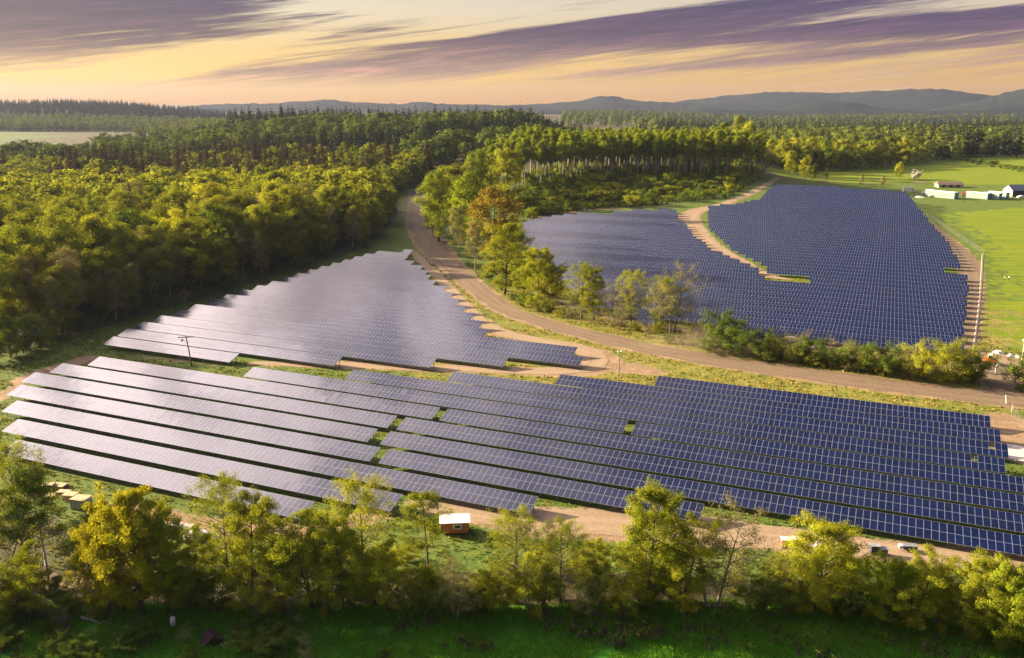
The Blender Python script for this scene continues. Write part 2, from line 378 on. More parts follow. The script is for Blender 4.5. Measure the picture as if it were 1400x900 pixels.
CLEARING = poly_world([(705,302),(716,262),(760,248),(840,236),(960,224),(1030,236),(1038,262),(1000,278),(930,284),(800,291)])
HEDGE_BASE = poly_world([(-60,850),(120,838),(300,825),(560,826),(800,826),(1000,826),(1200,846),(1440,888),(1440,835),(1300,805),(1160,795),(1010,790),(860,785),(700,785),(560,785),(420,780),(250,770),(100,720),(-60,660)])

def build_ground():
    def axis(a, b, step, far, gr):
        c = np.arange(a, b+step, step); s = step; up = [c[-1]]
        while up[-1] < far: s *= gr; up.append(up[-1]+s)
        return c, np.array(up[1:])
    cx, ux = axis(-240, 340, 2.0, 14000, 1.17); cy, uy = axis(60, 560, 2.0, 14000, 1.13)
    xs = np.r_[-(ux[::-1]-340+240), cx, ux]; ys = np.r_[np.array([-3000,-800,-200,-60,0,25,45]), cy, uy]
    X, Y = np.meshgrid(xs, ys); x, y = X.ravel(), Y.ravel()
    z = hgt(x, y)
    fore = 1-sstep(86, 96, y-.02*x)
    z = z + fore*.9*(vnoise(x, y, 9, 1)-.5) + fore*.5*(vnoise(x, y, 3.5, 2)-.5)
    # a shallow ditch along the hedge
    dirt = np.full(x.shape, -1e3)
    for P, W, _ in ROADW.values(): dirt = np.maximum(dirt, seg_dist(x, y, P, W))
    for P, W in EXTRAW: dirt = np.maximum(dirt, seg_dist(x, y, P, W))
    field = np.where(in_poly(x+12*(vnoise(x, y, 3.2, 91)-.5)*2, y, FIELD_R_LIT) | (in_poly(x, y, poly_world([(1040,238),(1290,224),(1420,212),(1500,206),(1500,256),(1240,250),(1060,252)]))), 1., 0.)
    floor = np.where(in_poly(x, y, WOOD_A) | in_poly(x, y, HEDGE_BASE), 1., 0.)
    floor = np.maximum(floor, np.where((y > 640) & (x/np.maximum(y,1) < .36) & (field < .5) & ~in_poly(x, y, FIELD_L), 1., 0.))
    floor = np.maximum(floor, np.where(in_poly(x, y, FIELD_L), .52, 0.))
    dry = sstep(-60, 10, x)*(1-sstep(120, 190, x))*sstep(150, 175, y)*(1-sstep(260, 330, y))
    dry = np.maximum(dry, np.where(in_poly(x, y, CLEARING), .45, 0))
    lush = np.maximum(np.where(y - .02*x < 97, 1., 0.), np.where(in_poly(x, y, FIELD_L), .35, 0.))
    n0 = len(xs); idx = np.arange(len(ys)*n0).reshape(len(ys), n0)
    Q = np.stack([idx[:-1,:-1], idx[:-1,1:], idx[1:,1:], idx[1:,:-1]], -1).reshape(-1, 4)
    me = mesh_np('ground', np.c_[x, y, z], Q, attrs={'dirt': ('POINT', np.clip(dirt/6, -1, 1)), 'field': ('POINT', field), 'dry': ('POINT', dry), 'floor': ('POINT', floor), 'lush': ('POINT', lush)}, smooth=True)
    m, N, P = mat('ground_cover')
    pos = N.new('ShaderNodeNewGeometry').outputs['Position']
    A = lambda n: N.new('ShaderNodeAttribute', attribute_name=n).outputs['Fac']
    nb = N.noise(pos, .035, 5, .6); nm = N.noise(pos, .22, 5, .65); nf = N.noise(pos, 1.3, 5, .7)
    sp = N.new('ShaderNodeSeparateXYZ'); N.l.new(pos, sp.inputs[0])
    mow = N.noise(N.comb(N.m('MULTIPLY', sp.outputs[0], .03), N.m('MULTIPLY', sp.outputs[1], .45), 0), 1.0, 3, .5)
    g = N.mix(N.ss(nm, .3, .7), (.040, .080, .012), (.075, .110, .016))
    g = N.mix(N.ss(nf, .45, .75), g, (.16, .155, .035))
    dryc = N.mix(N.ss(nm, .35, .65), (.115, .125, .020), (.20, .165, .042))
    g = N.mix(N.m('MULTIPLY', N.ss(N.m('ADD', A('dry'), N.m('MULTIPLY', N.m('SUBTRACT', nb, .5), 1.2)), .3, .9), .85), g, dryc)
    lush = N.mix(N.ss(nf, .3, .7), (.036, .160, .014), (.080, .250, .020))
    lush = N.mix(N.m('MULTIPLY', N.ss(nm, .5, .72), .6), lush, (.08, .13, .016))
    g = N.mix(A('lush'), g, lush)
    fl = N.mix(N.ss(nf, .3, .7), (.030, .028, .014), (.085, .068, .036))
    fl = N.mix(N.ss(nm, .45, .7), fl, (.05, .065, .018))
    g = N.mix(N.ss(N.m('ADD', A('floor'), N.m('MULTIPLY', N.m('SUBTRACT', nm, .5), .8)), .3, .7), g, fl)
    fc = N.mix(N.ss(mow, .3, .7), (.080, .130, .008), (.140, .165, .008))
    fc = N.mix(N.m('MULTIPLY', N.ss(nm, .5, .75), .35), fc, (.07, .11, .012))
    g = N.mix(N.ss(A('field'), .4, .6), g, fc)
    dn = N.m('ADD', A('dirt'), N.m('ADD', N.m('MULTIPLY', N.m('SUBTRACT', nm, .5), .55), N.m('MULTIPLY', N.m('SUBTRACT', nf, .5), .45)))
    dc = N.mix(N.ss(nf, .3, .7), (.13, .088, .052), (.23, .16, .10))
    dc = N.mix(N.ss(nm, .4, .7), dc, (.26, .18, .11))
    g = N.mix(N.ss(dn, -.10, .10), g, dc)
    N.l.new(g, P.inputs['Base Color']); P.inputs['Roughness'].default_value = .95; P.inputs['Specular IOR Level'].default_value = .1
    bp = N.new('ShaderNodeBump'); bp.inputs['Strength'].default_value = .5; bp.inputs['Distance'].default_value = .35
    N.l.new(N.m('ADD', nf, N.m('MULTIPLY', nm, .8)), bp.inputs['Height']); N.l.new(bp.outputs[0], P.inputs['Normal'])
    me.materials.append(m)
    tag(link('ground', me), 'grassy ground sheet with worn earth around the solar farm', 'ground', kind='structure')
build_ground()

def road_mat(name, c1, c2, c3):
    m, N, P = mat(name)
    uv = N.new('ShaderNodeUVMap').outputs[0]; sp = N.new('ShaderNodeSeparateXYZ'); N.l.new(uv, sp.inputs[0])
    pos = N.new('ShaderNodeNewGeometry').outputs['Position']
    nf = N.noise(pos, 1.1, 6, .7); nm = N.noise(pos, .16, 5, .6)
    st = N.noise(N.comb(N.m('MULTIPLY', sp.outputs[0], 9.0), N.m('MULTIPLY', sp.outputs[1], .035), 0), 1.0, 4, .6)
    c = N.mix(N.ss(nf, .25, .75), c1, c2); c = N.mix(N.m('MULTIPLY', N.ss(st, .45, .7), .5), c, c3); c = N.mix(N.m('MULTIPLY', N.ss(nm, .5, .75), .6), c, c1)
    rut = N.m('ABSOLUTE', N.m('SUBTRACT', N.m('ABSOLUTE', N.m('SUBTRACT', sp.outputs[0], .5)), .17))
    c = N.mix(N.m('MULTIPLY', N.m('SUBTRACT', 1.0, N.ss(rut, .02, .09)), .22), c, c3)
    N.l.new(c, P.inputs['Base Color']); P.inputs['Roughness'].default_value = .95; P.inputs['Specular IOR Level'].default_value = .1
    bp = N.new('ShaderNodeBump'); bp.inputs['Strength'].default_value = .4; bp.inputs['Distance'].default_value = .2
    N.l.new(N.m('ADD', nf, st), bp.inputs['Height']); N.l.new(bp.outputs[0], P.inputs['Normal'])
    return m
M['dirt'] = road_mat('packed_dirt', (.105, .076, .050), (.155, .114, .076), (.20, .150, .102))
M['sand'] = road_mat('pale_sandy_dirt', (.18, .130, .082), (.245, .182, .118), (.30, .228, .155))
def build_road(name, P, W, z, m, label):
    # resample smoothly
    d = np.r_[0, np.cumsum(np.hypot(*np.diff(P, axis=0).T))]; n = max(8, int(d[-1]/3)); s = np.linspace(0, d[-1], n)
    x = np.interp(s, d, P[:,0]); y = np.interp(s, d, P[:,1]); w = np.interp(s, d, W)
    k = np.ones(5)/5
    for _ in range(2):
        xp = np.pad(x, 2, 'edge'); yp = np.pad(y, 2, 'edge')
        x[2:-2] = np.convolve(xp, k, 'valid')[2:-2]; y[2:-2] = np.convolve(yp, k, 'valid')[2:-2]
    tx, ty = np.gradient(x), np.gradient(y); L = np.hypot(tx, ty); nx, ny = -ty/L, tx/L
    V, UV = [], []
    cols = np.linspace(-1, 1, 7)
    for side in cols:
        off = side*w*(.84 + (.38*(vnoise(s, s*0+side*50, 7, 11)-.5) + .30*(vnoise(s, s*0, 3.2, int(12+side))-.5))*(abs(side) > .9))
        V.append(np.c_[x+nx*off, y+ny*off, hgt(x+nx*off, y+ny*off)+z]); UV.append(np.c_[np.full(n, side*.5+.5), s])
    V = np.stack(V, 1).reshape(-1, 3); UV = np.stack(UV, 1).reshape(-1, 2)
    idx = np.arange(n*7).reshape(n, 7)
    Q = np.stack([idx[:-1,1:], idx[:-1,:-1], idx[1:,:-1], idx[1:,1:]], -1).reshape(-1, 4)
    tag(link(name, mesh_np(name, V, Q, uv=UV[Q.ravel()], mats=[m], smooth=True)), label, 'track', kind='structure')
LB = {'dirt_road': 'wide dirt road curving from the woods to the right edge', 'dirt_track': 'narrow sandy track around the middle panel field', 'sandy_strip': 'sandy vehicle strip in front of the foreground panels',
      'perimeter_track': 'dirt track along the right edge of the right panel field', 'gravel_track': 'pale track curving into the right panel field', 'farm_track': 'thin farm track behind the right panel field', 'sandy_yard': 'sandy yard by the gate at the right'}
for k, (P, W, z) in ROADW.items(): build_road(k, P, W, z, M['dirt'] if k in ('dirt_road', 'perimeter_track', 'farm_track') else M['sand'], LB[k])

def build_range(name, prof, D, depth, col, label, seed, rough=.1):
    """a ridge as a height field: prof lists (photo x, photo y) of its crest at distance D"""
    prof = np.array(prof, float); n = 200; m = 25
    px = np.linspace(prof[0,0], prof[-1,0], n); py = np.interp(px, prof[:,0], prof[:,1])
    k = np.ones(7)/7; py = np.convolve(np.pad(py, 3, 'edge'), k, 'valid')
    vv = (450-py)/F_PX
    crest = CAM_H + D*(vv*cos(PITCH)-sin(PITCH))/(cos(PITCH)+vv*sin(PITCH))
    xw = (px-700)/F_PX*(D*(cos(PITCH)+0*px)+CAM_H*sin(PITCH))
    tt = np.linspace(-1, 1, m); V = []
    for t in tt:
        y = D + t*depth + 0*xw; prf = (1-abs(t))**.8 if abs(t) < 1 else 0
        zz = -15 + (crest+15)*prf*(1 + (abs(t) > .05)*rough*2*(vnoise(xw, y, D*.03, seed)-.5)) + (D*.0016)*(vnoise(xw, y, D*.007, seed+1)-.5)*prf
        V.append(np.c_[xw*(1+t*depth/D), y, zz])
    V = np.concatenate(V); idx = np.arange(n*m).reshape(m, n)
    Q = np.stack([idx[:-1,:-1], idx[:-1,1:], idx[1:,1:], idx[1:,:-1]], -1).reshape(-1, 4)
    mt, N, P = mat(name+'_woods'); pos = N.new('ShaderNodeNewGeometry').outputs['Position']
    c = N.mix(N.ss(N.noise(pos, .004, 6, .7), .35, .65), tuple(v*.75 for v in col), col)
    N.l.new(c, P.inputs['Base Color']); P.inputs['Roughness'].default_value = 1; P.inputs['Specular IOR Level'].default_value = 0
    tag(link('hills', mesh_np(name, V, Q, mats=[mt], smooth=True)), label, 'hills', kind='structure')
G1 = (.022, .030, .028)
build_range('hills_a', [(860,150),(900,144),(930,138),(960,135),(1000,130),(1050,126),(1100,126),(1150,127),(1170,126),(1220,123),(1270,121),(1300,124),(1340,130),(1375,134),(1440,133),(1520,138)], 7200, 900, G1, 'far blue mountain range on the right horizon', 21)
build_range('hills_b', [(640,150),(700,144),(740,142),(780,140),(800,136),(825,131),(845,133),(870,138),(920,141),(980,141),(1060,143),(1120,148)], 6400, 800, G1, 'far rounded mountain on the middle horizon', 22)
build_range('hills_c', [(1270,150),(1300,145),(1340,136),(1370,127),(1400,121),(1430,117),(1480,116),(1540,124)], 5900, 750, G1, 'far mountain rising at the right edge', 23)
build_range('hills_d', [(1020,157),(1060,150),(1090,143),(1120,138),(1160,140),(1200,147),(1250,151),(1300,154)], 5200, 550, G1, 'low wooded hill in front of the right mountains', 24)
build_range('hills_e', [(230,150),(280,143),(380,141),(420,138),(450,136),(480,140),(520,142),(555,142),(575,138),(600,142),(680,144),(760,149)], 5600, 700, G1, 'low far hills above the left woods', 25)
build_range('hills_f', [(700,156),(760,152),(840,151),(900,153),(980,150),(1040,153),(1120,152),(1220,155),(1300,152),(1400,150),(1500,152)], 4600, 600, G1, 'wooded plain rising before the mountains', 26, .3)
build_range('hills_g', [(860,166),(920,162),(1000,161),(1080,164),(1160,160),(1240,163),(1320,159),(1400,160),(1500,160)], 3300, 450, G1, 'nearer wooded rise in the hazy valley', 27, .3)

# ------------------------------------------------------------------ solar rows
TILT = radians(17.2); Z0 = 1.05; PITCH_T = 7.37; T0 = 94.6; MW, ML = 1.0, 1.95
ct, stn = cos(TILT), sin(TILT)
def module_verts(cx, tier, jit):
    """eight corners of one module, in the row's own axes (x along, y up the slope)"""
    V = []
    y0 = tier*ML
    for z in (0, -.04):
        for (a, b) in ((0, 0), (.985, 0), (.985, 1.91), (0, 1.91)):
            xx, yy = cx+a, y0+b
            zz = z + jit[0]*(a-.49) + jit[1]*(b-.95)
            V.append((xx, yy*ct - zz*stn, Z0 + yy*stn + zz*ct))
    return V
MQ = np.array([(0,1,2,3),(7,6,5,4),(4,5,1,0),(5,6,2,1),(6,7,3,2),(7,4,0,3)])
MUV = [(0,0),(.985,0),(.985,1.91),(0,1.91)] + [(.01,.01)]*20
JS = .0035
def modules_mesh(cells, name='solar_panels'):
    V, Q, UV, TI = [], [], [], []
    tl = R.random(400)
    for (c, t) in cells:
        blk = (int(c)//5*7 + t*13) % 400         # panels mounted together lean together
        j = R.normal(0, JS*.7, 2) + (tl[blk]-.5)*JS*1.6
        Q.append(MQ+len(V)); V += module_verts(c, t, j); UV += MUV; TI += [R.random()]*6
    return mesh_np(name, V, np.concatenate(Q), uv=UV, attrs={'tint': ('FACE', TI)}, mats=[M['panel']])
# single panels, shared by copies: four slightly different leans
PANEL_V = []
for i in range(6):
    j = R.normal(0, JS, 2)
    base = np.array(module_verts(0, 0, j)); base -= np.array([0, 0, Z0])
    PANEL_V.append(mesh_np('solar_panel', base, MQ, uv=MUV, attrs={'tint': ('FACE', [i/6.]*6)}, mats=[M['panel']]))
def rack_mesh(n, name='support_frame'):
    b = MB()
    for y in (.5, 1.4, 2.45, 3.4):
        b.box((n*MW/2, y*ct+.06*stn, Z0+y*stn-.115), (n*MW, .06, .07))
    k = max(2, int(n/4)+1)
    for i in range(k):
        x = .5 + (n*MW-1)*i/(k-1)
        for y in (.75, 3.1):
            b.box((x, y*ct, -.2), (.11, .11, Z0+y*stn+.09))
        L = 3.3
        V = []
        for yy in (.3, .3+L):
            for dz in (-.20, -.12):
                for dx in (-.04, .04): V.append((x+dx, yy*ct, Z0+yy*stn+dz))
        b.add(V, [(0,1,3,2),(4,6,7,5),(0,4,5,1),(2,3,7,6),(0,2,6,4),(1,5,7,3)])
    return b.mesh(name, M['rack'])
ORD = ['front', 'second', 'third', 'fourth', 'fifth', 'sixth', 'seventh', 'eighth', 'ninth', 'tenth', 'eleventh', 'twelfth', 'thirteenth', 'fourteenth', 'fifteenth', 'sixteenth', 'seventeenth', 'eighteenth', 'nineteenth', 'twentieth']
TENS = {2: 'twenty', 3: 'thirty', 4: 'forty', 5: 'fifty'}
def ordinal(i):
    if i < 20: return ORD[i]
    n = i+1; a, b = divmod(n, 10)
    return {2: 'twentieth', 3: 'thirtieth', 4: 'fortieth', 5: 'fiftieth'}[a] if b == 0 else TENS[a]+'-'+(['first']+ORD[1:])[b-1]
def build_row(k, s0, n, label, group, single=False, t=None, skip=()):
    t = T0 + PITCH_T*k if t is None else t
    xy = st2xy(s0, t)
    root = thing('solar_row', label, 'solar panels', (xy[0], xy[1], hgt(*xy)), -A_ROW, group)
    cells = [(c, ti) for c in range(n) for ti in (0, 1) if (c, ti) not in skip]
    if single:
        cx = [np.hypot(*(st2xy(s0+c, t))) for c, _ in cells]
        order = sorted(range(len(cells)), key=lambda i: cx[i])
        own, rest = order[:100], order[100:]
        for i in own:
            c, ti = cells[i]
            o = bpy.data.objects.new('solar_panel', PANEL_V[R.integers(6)]); COL.objects.link(o); o.parent = root
            o.location = (c*MW, ti*ML*ct, Z0 + ti*ML*stn)
            o.rotation_euler = (R.normal(0, .002), R.normal(0, .002), 0)
        cells = [cells[i] for i in rest]
    if cells:
        p = link('solar_panels', modules_mesh(cells), root)
        p['kind'] = 'stuff'
    link('support_frame', rack_mesh(n), root)
    return root
def sof(px, py, z=1.1): return to_st(un(px, py, z))[0]
NEAR = {0: [(sof(0,619), sof(416,709))], 1: [(sof(0,590), sof(539,697))], 2: [(sof(0,563), sof(725,702))],
        3: [(sof(8,540), -76.4), (-74.4, sof(958,713))], 4: [(sof(31,521), -80.8), (-78.6, 58)], 5: [(sof(70,508), -81.8), (-79.6, 58)],
        6: [(sof(123,498), -76.6), (-74.5, 58)], 7: [(-127.4, -40.6), (-38.8, 58)], 8: [(-105.6, 21.9)], 9: [(-84.4, 23.6)], 10: [(-61.9, 23.1)], 11: [(-41.9, 22.5)]}
for k, segs in NEAR.items():
    for i, (a, b) in enumerate(segs):
        where = '' if len(segs) == 1 else (', left of its grassy gap' if i == 0 else ', right of its grassy gap')
        n = max(3, int(round((b-a)/MW)))
        skip = set()
        if k == 9 and i == 0: skip = {(n-3, 1)}
        if k == 8 and i == 0: skip = {(n-5, 1)}
        build_row(k, a, n, f'{ordinal(k)} row of blue solar panels in the foreground field{where}', 'foreground rows of solar panels', single=True, skip=skip)
def scan(polypx, k0, k1, z=1.7, minlen=4):
    P = np.array([to_st(un(a, b, z)) for a, b in polypx]); out = []
    for k in range(k0, k1):
        t = T0 + PITCH_T*k
        s = np.arange(P[:,0].min()-2, P[:,0].max()+2, 1.0)
        ins = in_poly(s, np.full(s.shape, t+1.85), P)
        e = np.flatnonzero(np.diff(np.r_[0, ins.astype(int), 0]))
        segs = [(s[e[i]], int(e[i+1]-e[i])) for i in range(0, len(e), 2) if e[i+1]-e[i] >= minlen]
        if segs: out.append((k, segs))
    return out
MIDP = [(135,469),(156,458),(178,448),(203,438),(320,401),(420,371),(480,353),(524,342),(561,344),(553,356),(568,362),(584,375),(585,384),(607,396),(616,406),(632,420),(648,437),(662,452),(662,457),(700,460),(780,469),(780,478),(795,487),(789,500),(693,487),(684,499.4),(597,489),(588,502),(464,487),(453,500),(322,484),(309,495)]
for i, (k, segs) in enumerate(scan(MIDP, 6, 40)):
    for j, (s0, n) in enumerate(segs):
        part = '' if len(segs) == 1 else f', {"left" if j == 0 else "right"} piece'
        build_row(k, s0, n, f'{ordinal(i)} row from the front in the hazy middle panel field{part}', 'rows of solar panels in the middle field')
RIGHTP = [(713,304),(746,297),(788,293),(808,291),(812,294),(834,294),(840,290),(922,289),(926,303),(938,308),(945,322),(962,332),(964,340),(985,346),(998,354),(1020,361),(1037,371),(1037,379),(1058,385),(1104,385),(1104,374),(1048,371),(1045,363),(1020,351),(1000,341),(985,326),(968,312),(967,285),(1000,284),(1036,279),(1057,266),(1140,266),(1144,270),(1182,271),(1236,276),(1255,291),(1290,325),(1306,352),(1311,364),(1289,366),(1290,376),(1320,376),(1321,395),(1318,430),(1313,452),(1312,480),(1243,484),(1152,473),(1151,466),(1000,450),(945,443),(870,437),(830,422),(795,405),(765,385),(755,368),(716,332)]
for i, (k, segs) in enumerate(scan(RIGHTP, 15, 75)):
    for j, (s0, n) in enumerate(segs):
        part = '' if len(segs) == 1 else (', left of the pale track' if j == 0 else ', right of the pale track' if j == len(segs)-1 else ', beside the pale track')
        build_row(k, s0, n, f'{ordinal(i)} row from the front in the right panel field{part}', 'rows of solar panels in the right field')

# ------------------------------------------------------------------ trees
def unit(v): return v/(np.linalg.norm(v, axis=-1, keepdims=True)+1e-9)
def leaf_quads(C, size, nrm, rg, aspect=.75):
    n = len(C); a = unit(np.cross(nrm, rg.normal(size=(n, 3)))); b = np.cross(nrm, a)
    s = (size*(.6+.8*rg.random(n)))[:,None]
    a = a*s*.5; b = b*s*.5*aspect
    V = np.stack([C-a*1.1, C-b+a*.2, C+a*1.1, C+b+a*.1], 1).reshape(-1, 3)
    return V, np.arange(4*n).reshape(n, 4)
def prof(shape, f):
    if shape == 'round': return np.sqrt(np.maximum(1-(2*f-.9)**2, .05))
    if shape == 'tall': return np.sqrt(np.maximum(1-(1.9*f-.8)**2/1.4, .04))*(1-.25*f)
    if shape == 'cone': return 1.02-f
    if shape == 'vase': return .45+.75*f-.5*f**3
    return 1
class Tree:
    def __init__(s, seed, H=14., r=5., cb=.25, limbs=16, subs=5, stems=1, leaf=.4, n=6000, cr=.9, shape='round', tr=.22, lean=.06, up=.5, fill=.0, spread=1.0, wood=True, droop=0., form=.9):
        rg = np.random.default_rng(seed); b = MB(); clus = []; cw = []
        for k in range(stems):
            ang = rg.random()*2*pi; off = (0 if stems == 1 else .5*spread)*np.array([cos(ang), sin(ang)])
            hh = H*(.93 if k == 0 else .65+.28*rg.random()); m = 9
            zz = np.linspace(-.3, hh*.97, m)
            w = np.cumsum(rg.normal(0, lean*H/14*.35, (m, 2)), 0)
            ld = (rg.normal(0, lean, 2) if stems == 1 else spread*.16*np.array([cos(ang), sin(ang)]))
            P = np.c_[off[0]+w[:,0]+ld[0]*zz, off[1]+w[:,1]+ld[1]*zz, zz]
            rad = tr*(.75 if stems > 1 else 1)*(1-.93*np.linspace(0, 1, m)**.9)+.015
            rad[0] *= 1.35
            b.tube(P, rad, 7)
            nl = int(limbs/stems)+1
            for i in range(nl):
                f = (i+.5+rg.uniform(-.4, .4))/nl; z = H*cb + (hh-H*cb)*f*.98
                c0 = np.array([np.interp(z, zz, P[:,0]), np.interp(z, zz, P[:,1]), z])
                a = i*2.4+rg.uniform(-.5, .5)
                L = r*prof(shape, f)*rg.uniform(.7, 1.12)
                dirn = np.array([cos(a), sin(a), up*(.4+.9*f)+rg.normal(0, .12)]); dirn /= np.hypot(dirn[0], dirn[1])
                q = np.linspace(0, 1, 5)[:,None]
                B = c0 + dirn*L*q + np.array([0, 0, 1])*(-droop*L*q**2 + .12*L*q*(1-q)) + np.r_[np.zeros((1, 3)), rg.normal(0, .06*L, (4, 3))]
                r0 = np.interp(z, zz, rad)*.55
                b.tube(B, r0*(1-.9*q[:,0])+.008, 5, cap=False)
                clus.append(B[3:]); cw += [1.0, 1.2]
                if fill: clus.append(B[1:3]); cw += [fill*.5, fill]
                for j in range(subs):
                    qf = rg.uniform(.3, .95); p0 = c0 + dirn*L*qf + np.array([0, 0, -droop*L*qf**2])
                    d2 = unit(dirn/np.linalg.norm(dirn)*.6 + rg.normal(0, .65, 3)+np.array([0, 0, .15-droop])); L2 = L*rg.uniform(.25, .5)
                    p2 = p0+d2*L2; mid = (p0+p2)/2+rg.normal(0, .05*L2, 3)
                    if wood: b.tube([p0, mid, p2], [r0*.4+.006, r0*.25+.005, .006], 4, cap=False)
                    clus.append(np.array([mid, p2])); cw += [.7, 1.3]
        s.wood = b
        C = np.concatenate(clus); cw = np.array(cw); cw /= cw.sum()
        idx = rg.choice(len(C), n, p=cw); d = unit(rg.normal(size=(n, 3))); rr = cr*(.35+.75*rg.random(n)**.6)
        ell = np.array([1, 1, .72])
        pos = C[idx]+d*rr[:,None]*ell
        ctr = np.array([0, 0, H*(cb+1)/2]); outw = unit(pos-ctr)
        nrm = unit(d*.55+outw*form+rg.normal(0, .42, (n, 3))+np.array([0, 0, .25]))
        keep = pos[:,2] > .15
        pos, nrm, idx = pos[keep], nrm[keep], idx[keep]
        s.V, s.Q = leaf_quads(pos, np.full(len(pos), leaf), nrm, rg)
        ct_ = rg.random(len(C)); s.tint = np.clip(ct_[idx]*.7+rg.random(len(idx))*.35, 0, 1)
        s.H = H; s.r = r
    def meshes(s, leafm, barkm, name='crown'):
        s.cm = mesh_np('crown', s.V, s.Q, attrs={'tint': ('FACE', s.tint)}, mats=[leafm])
        s.tm = s.wood.mesh('trunk', barkm, smooth=True); return s
class Conifer(Tree):
    def __init__(s, seed, H=26., r=4., n=2600, leaf=.9, tr=.28, cb=.12):
        rg = np.random.default_rng(seed); b = MB()
        b.tube([(0,0,-.3),(0,0,H*.5),(0,0,H*.98)], [tr, tr*.55, .03], 6)
        f = 1-np.sqrt(rg.random(n)); f = np.clip(f, 0, 1)
        lay = np.floor(f*22)/22+rg.normal(0, .006, n)
        z = H*(cb+(1-cb)*lay); R_ = r*(1-lay)**.85*(.8+.35*((np.floor(lay*22)*7.3) % 1))
        na = 7; a = (np.floor(rg.random(n)*na)/na*2*pi + np.floor(lay*22)*1.7 + rg.normal(0, .16, n))
        q = rg.random(n)**.55; rad = R_*q*(.85+.3*rg.random(n))
        pos = np.c_[rad*np.cos(a), rad*np.sin(a), z - .28*rad + .03*rad**2 + rg.normal(0, .12, n)]
        nrm = unit(np.c_[np.cos(a)*.5, np.sin(a)*.5, np.full(n, .9)]+rg.normal(0, .4, (n, 3)))
        s.V, s.Q = leaf_quads(pos, np.full(n, leaf)*(.5+.6*(1-lay)), nrm, rg, .6)
        for i in range(18):
            ff = i/18; zz = H*(cb+(1-cb)*ff); aa = i*2.4; L = r*(1-ff)*.7
            b.tube([(0,0,zz), (cos(aa)*L, sin(aa)*L, zz-.25*L)], [.06, .015], 4, cap=False)
        s.wood = b; s.tint = np.clip(q*.5+rg.random(n)*.5, 0, 1); s.H = H; s.r = r
TREES = []
def place(name, pr, p, h, label, cat='tree', group=None, rz=None, fat=1.0):
    k = h/pr.H; z = float(hgt(p[0], p[1]))
    root = thing(name, label, cat, (p[0], p[1], z), R.random()*2*pi if rz is None else rz, group, (k*fat, k*fat, k))
    link('trunk', pr.tm, root); link('crown', pr.cm, root); return root

# prototypes seen close by
NEARP = {
 'alder': [Tree(11, 14, 4.4, .20, 24, 7, 1, .145, 30000, .56, 'tall', .20, .06, .6, form=.6).meshes(M['leaf'], M['bark']),
           Tree(12, 13, 4.4, .18, 24, 7, 2, .145, 28000, .56, 'tall', .22, .06, .7, form=.6).meshes(M['leaf'], M['bark'])],
 'full':  [Tree(21, 15, 5.2, .10, 34, 8, 1, .16, 52000, .66, 'round', .30, .05, .6, .3, form=.7).meshes(M['leaf'], M['bark']),
           Tree(22, 14, 4.8, .06, 34, 8, 2, .16, 48000, .66, 'round', .30, .06, .65, .3, form=.7).meshes(M['leaf_fresh'], M['bark'])],
 'gold':  [Tree(31, 14, 4.6, .10, 28, 7, 1, .18, 38000, .64, 'round', .26, .06, .6, .2, form=.6).meshes(M['leaf_gold'], M['bark'])],
 'airy':  [Tree(41, 13, 4.6, .20, 28, 9, 2, .11, 14000, .55, 'tall', .24, .06, .85, form=.5).meshes(M['leaf_grey'], M['bark_grey']),
           Tree(42, 14, 4.8, .20, 30, 9, 1, .125, 21000, .56, 'tall', .26, .06, .85, form=.5).meshes(M['leaf'], M['bark_grey'])],
 'thin':  [Tree(51, 13, 2.6, .42, 16, 6, 1, .13, 9500, .5, 'tall', .14, .05, .7).meshes(M['leaf'], M['bark']),
           Tree(52, 16, 3.2, .42, 18, 6, 1, .14, 12000, .55, 'tall', .19, .11, .7).meshes(M['leaf_green'], M['bark_pale'])],
 'shrub': [Tree(61, 5, 3.2, .02, 24, 6, 4, .14, 15000, .5, 'round', .08, .06, .9, .5, 1.6, form=.7).meshes(M['leaf_green'], M['bark']),
           Tree(62, 5, 3.0, .02, 24, 6, 4, .13, 13500, .48, 'round', .08, .06, 1.0, .4, 1.6, form=.7).meshes(M['leaf'], M['bark_grey']),
           Tree(63, 5, 3.0, .02, 26, 7, 5, .10, 4500, .5, 'vase', .07, .05, 1.1, .2, 1.6).meshes(M['leaf_grey'], M['bark_grey'])],
}
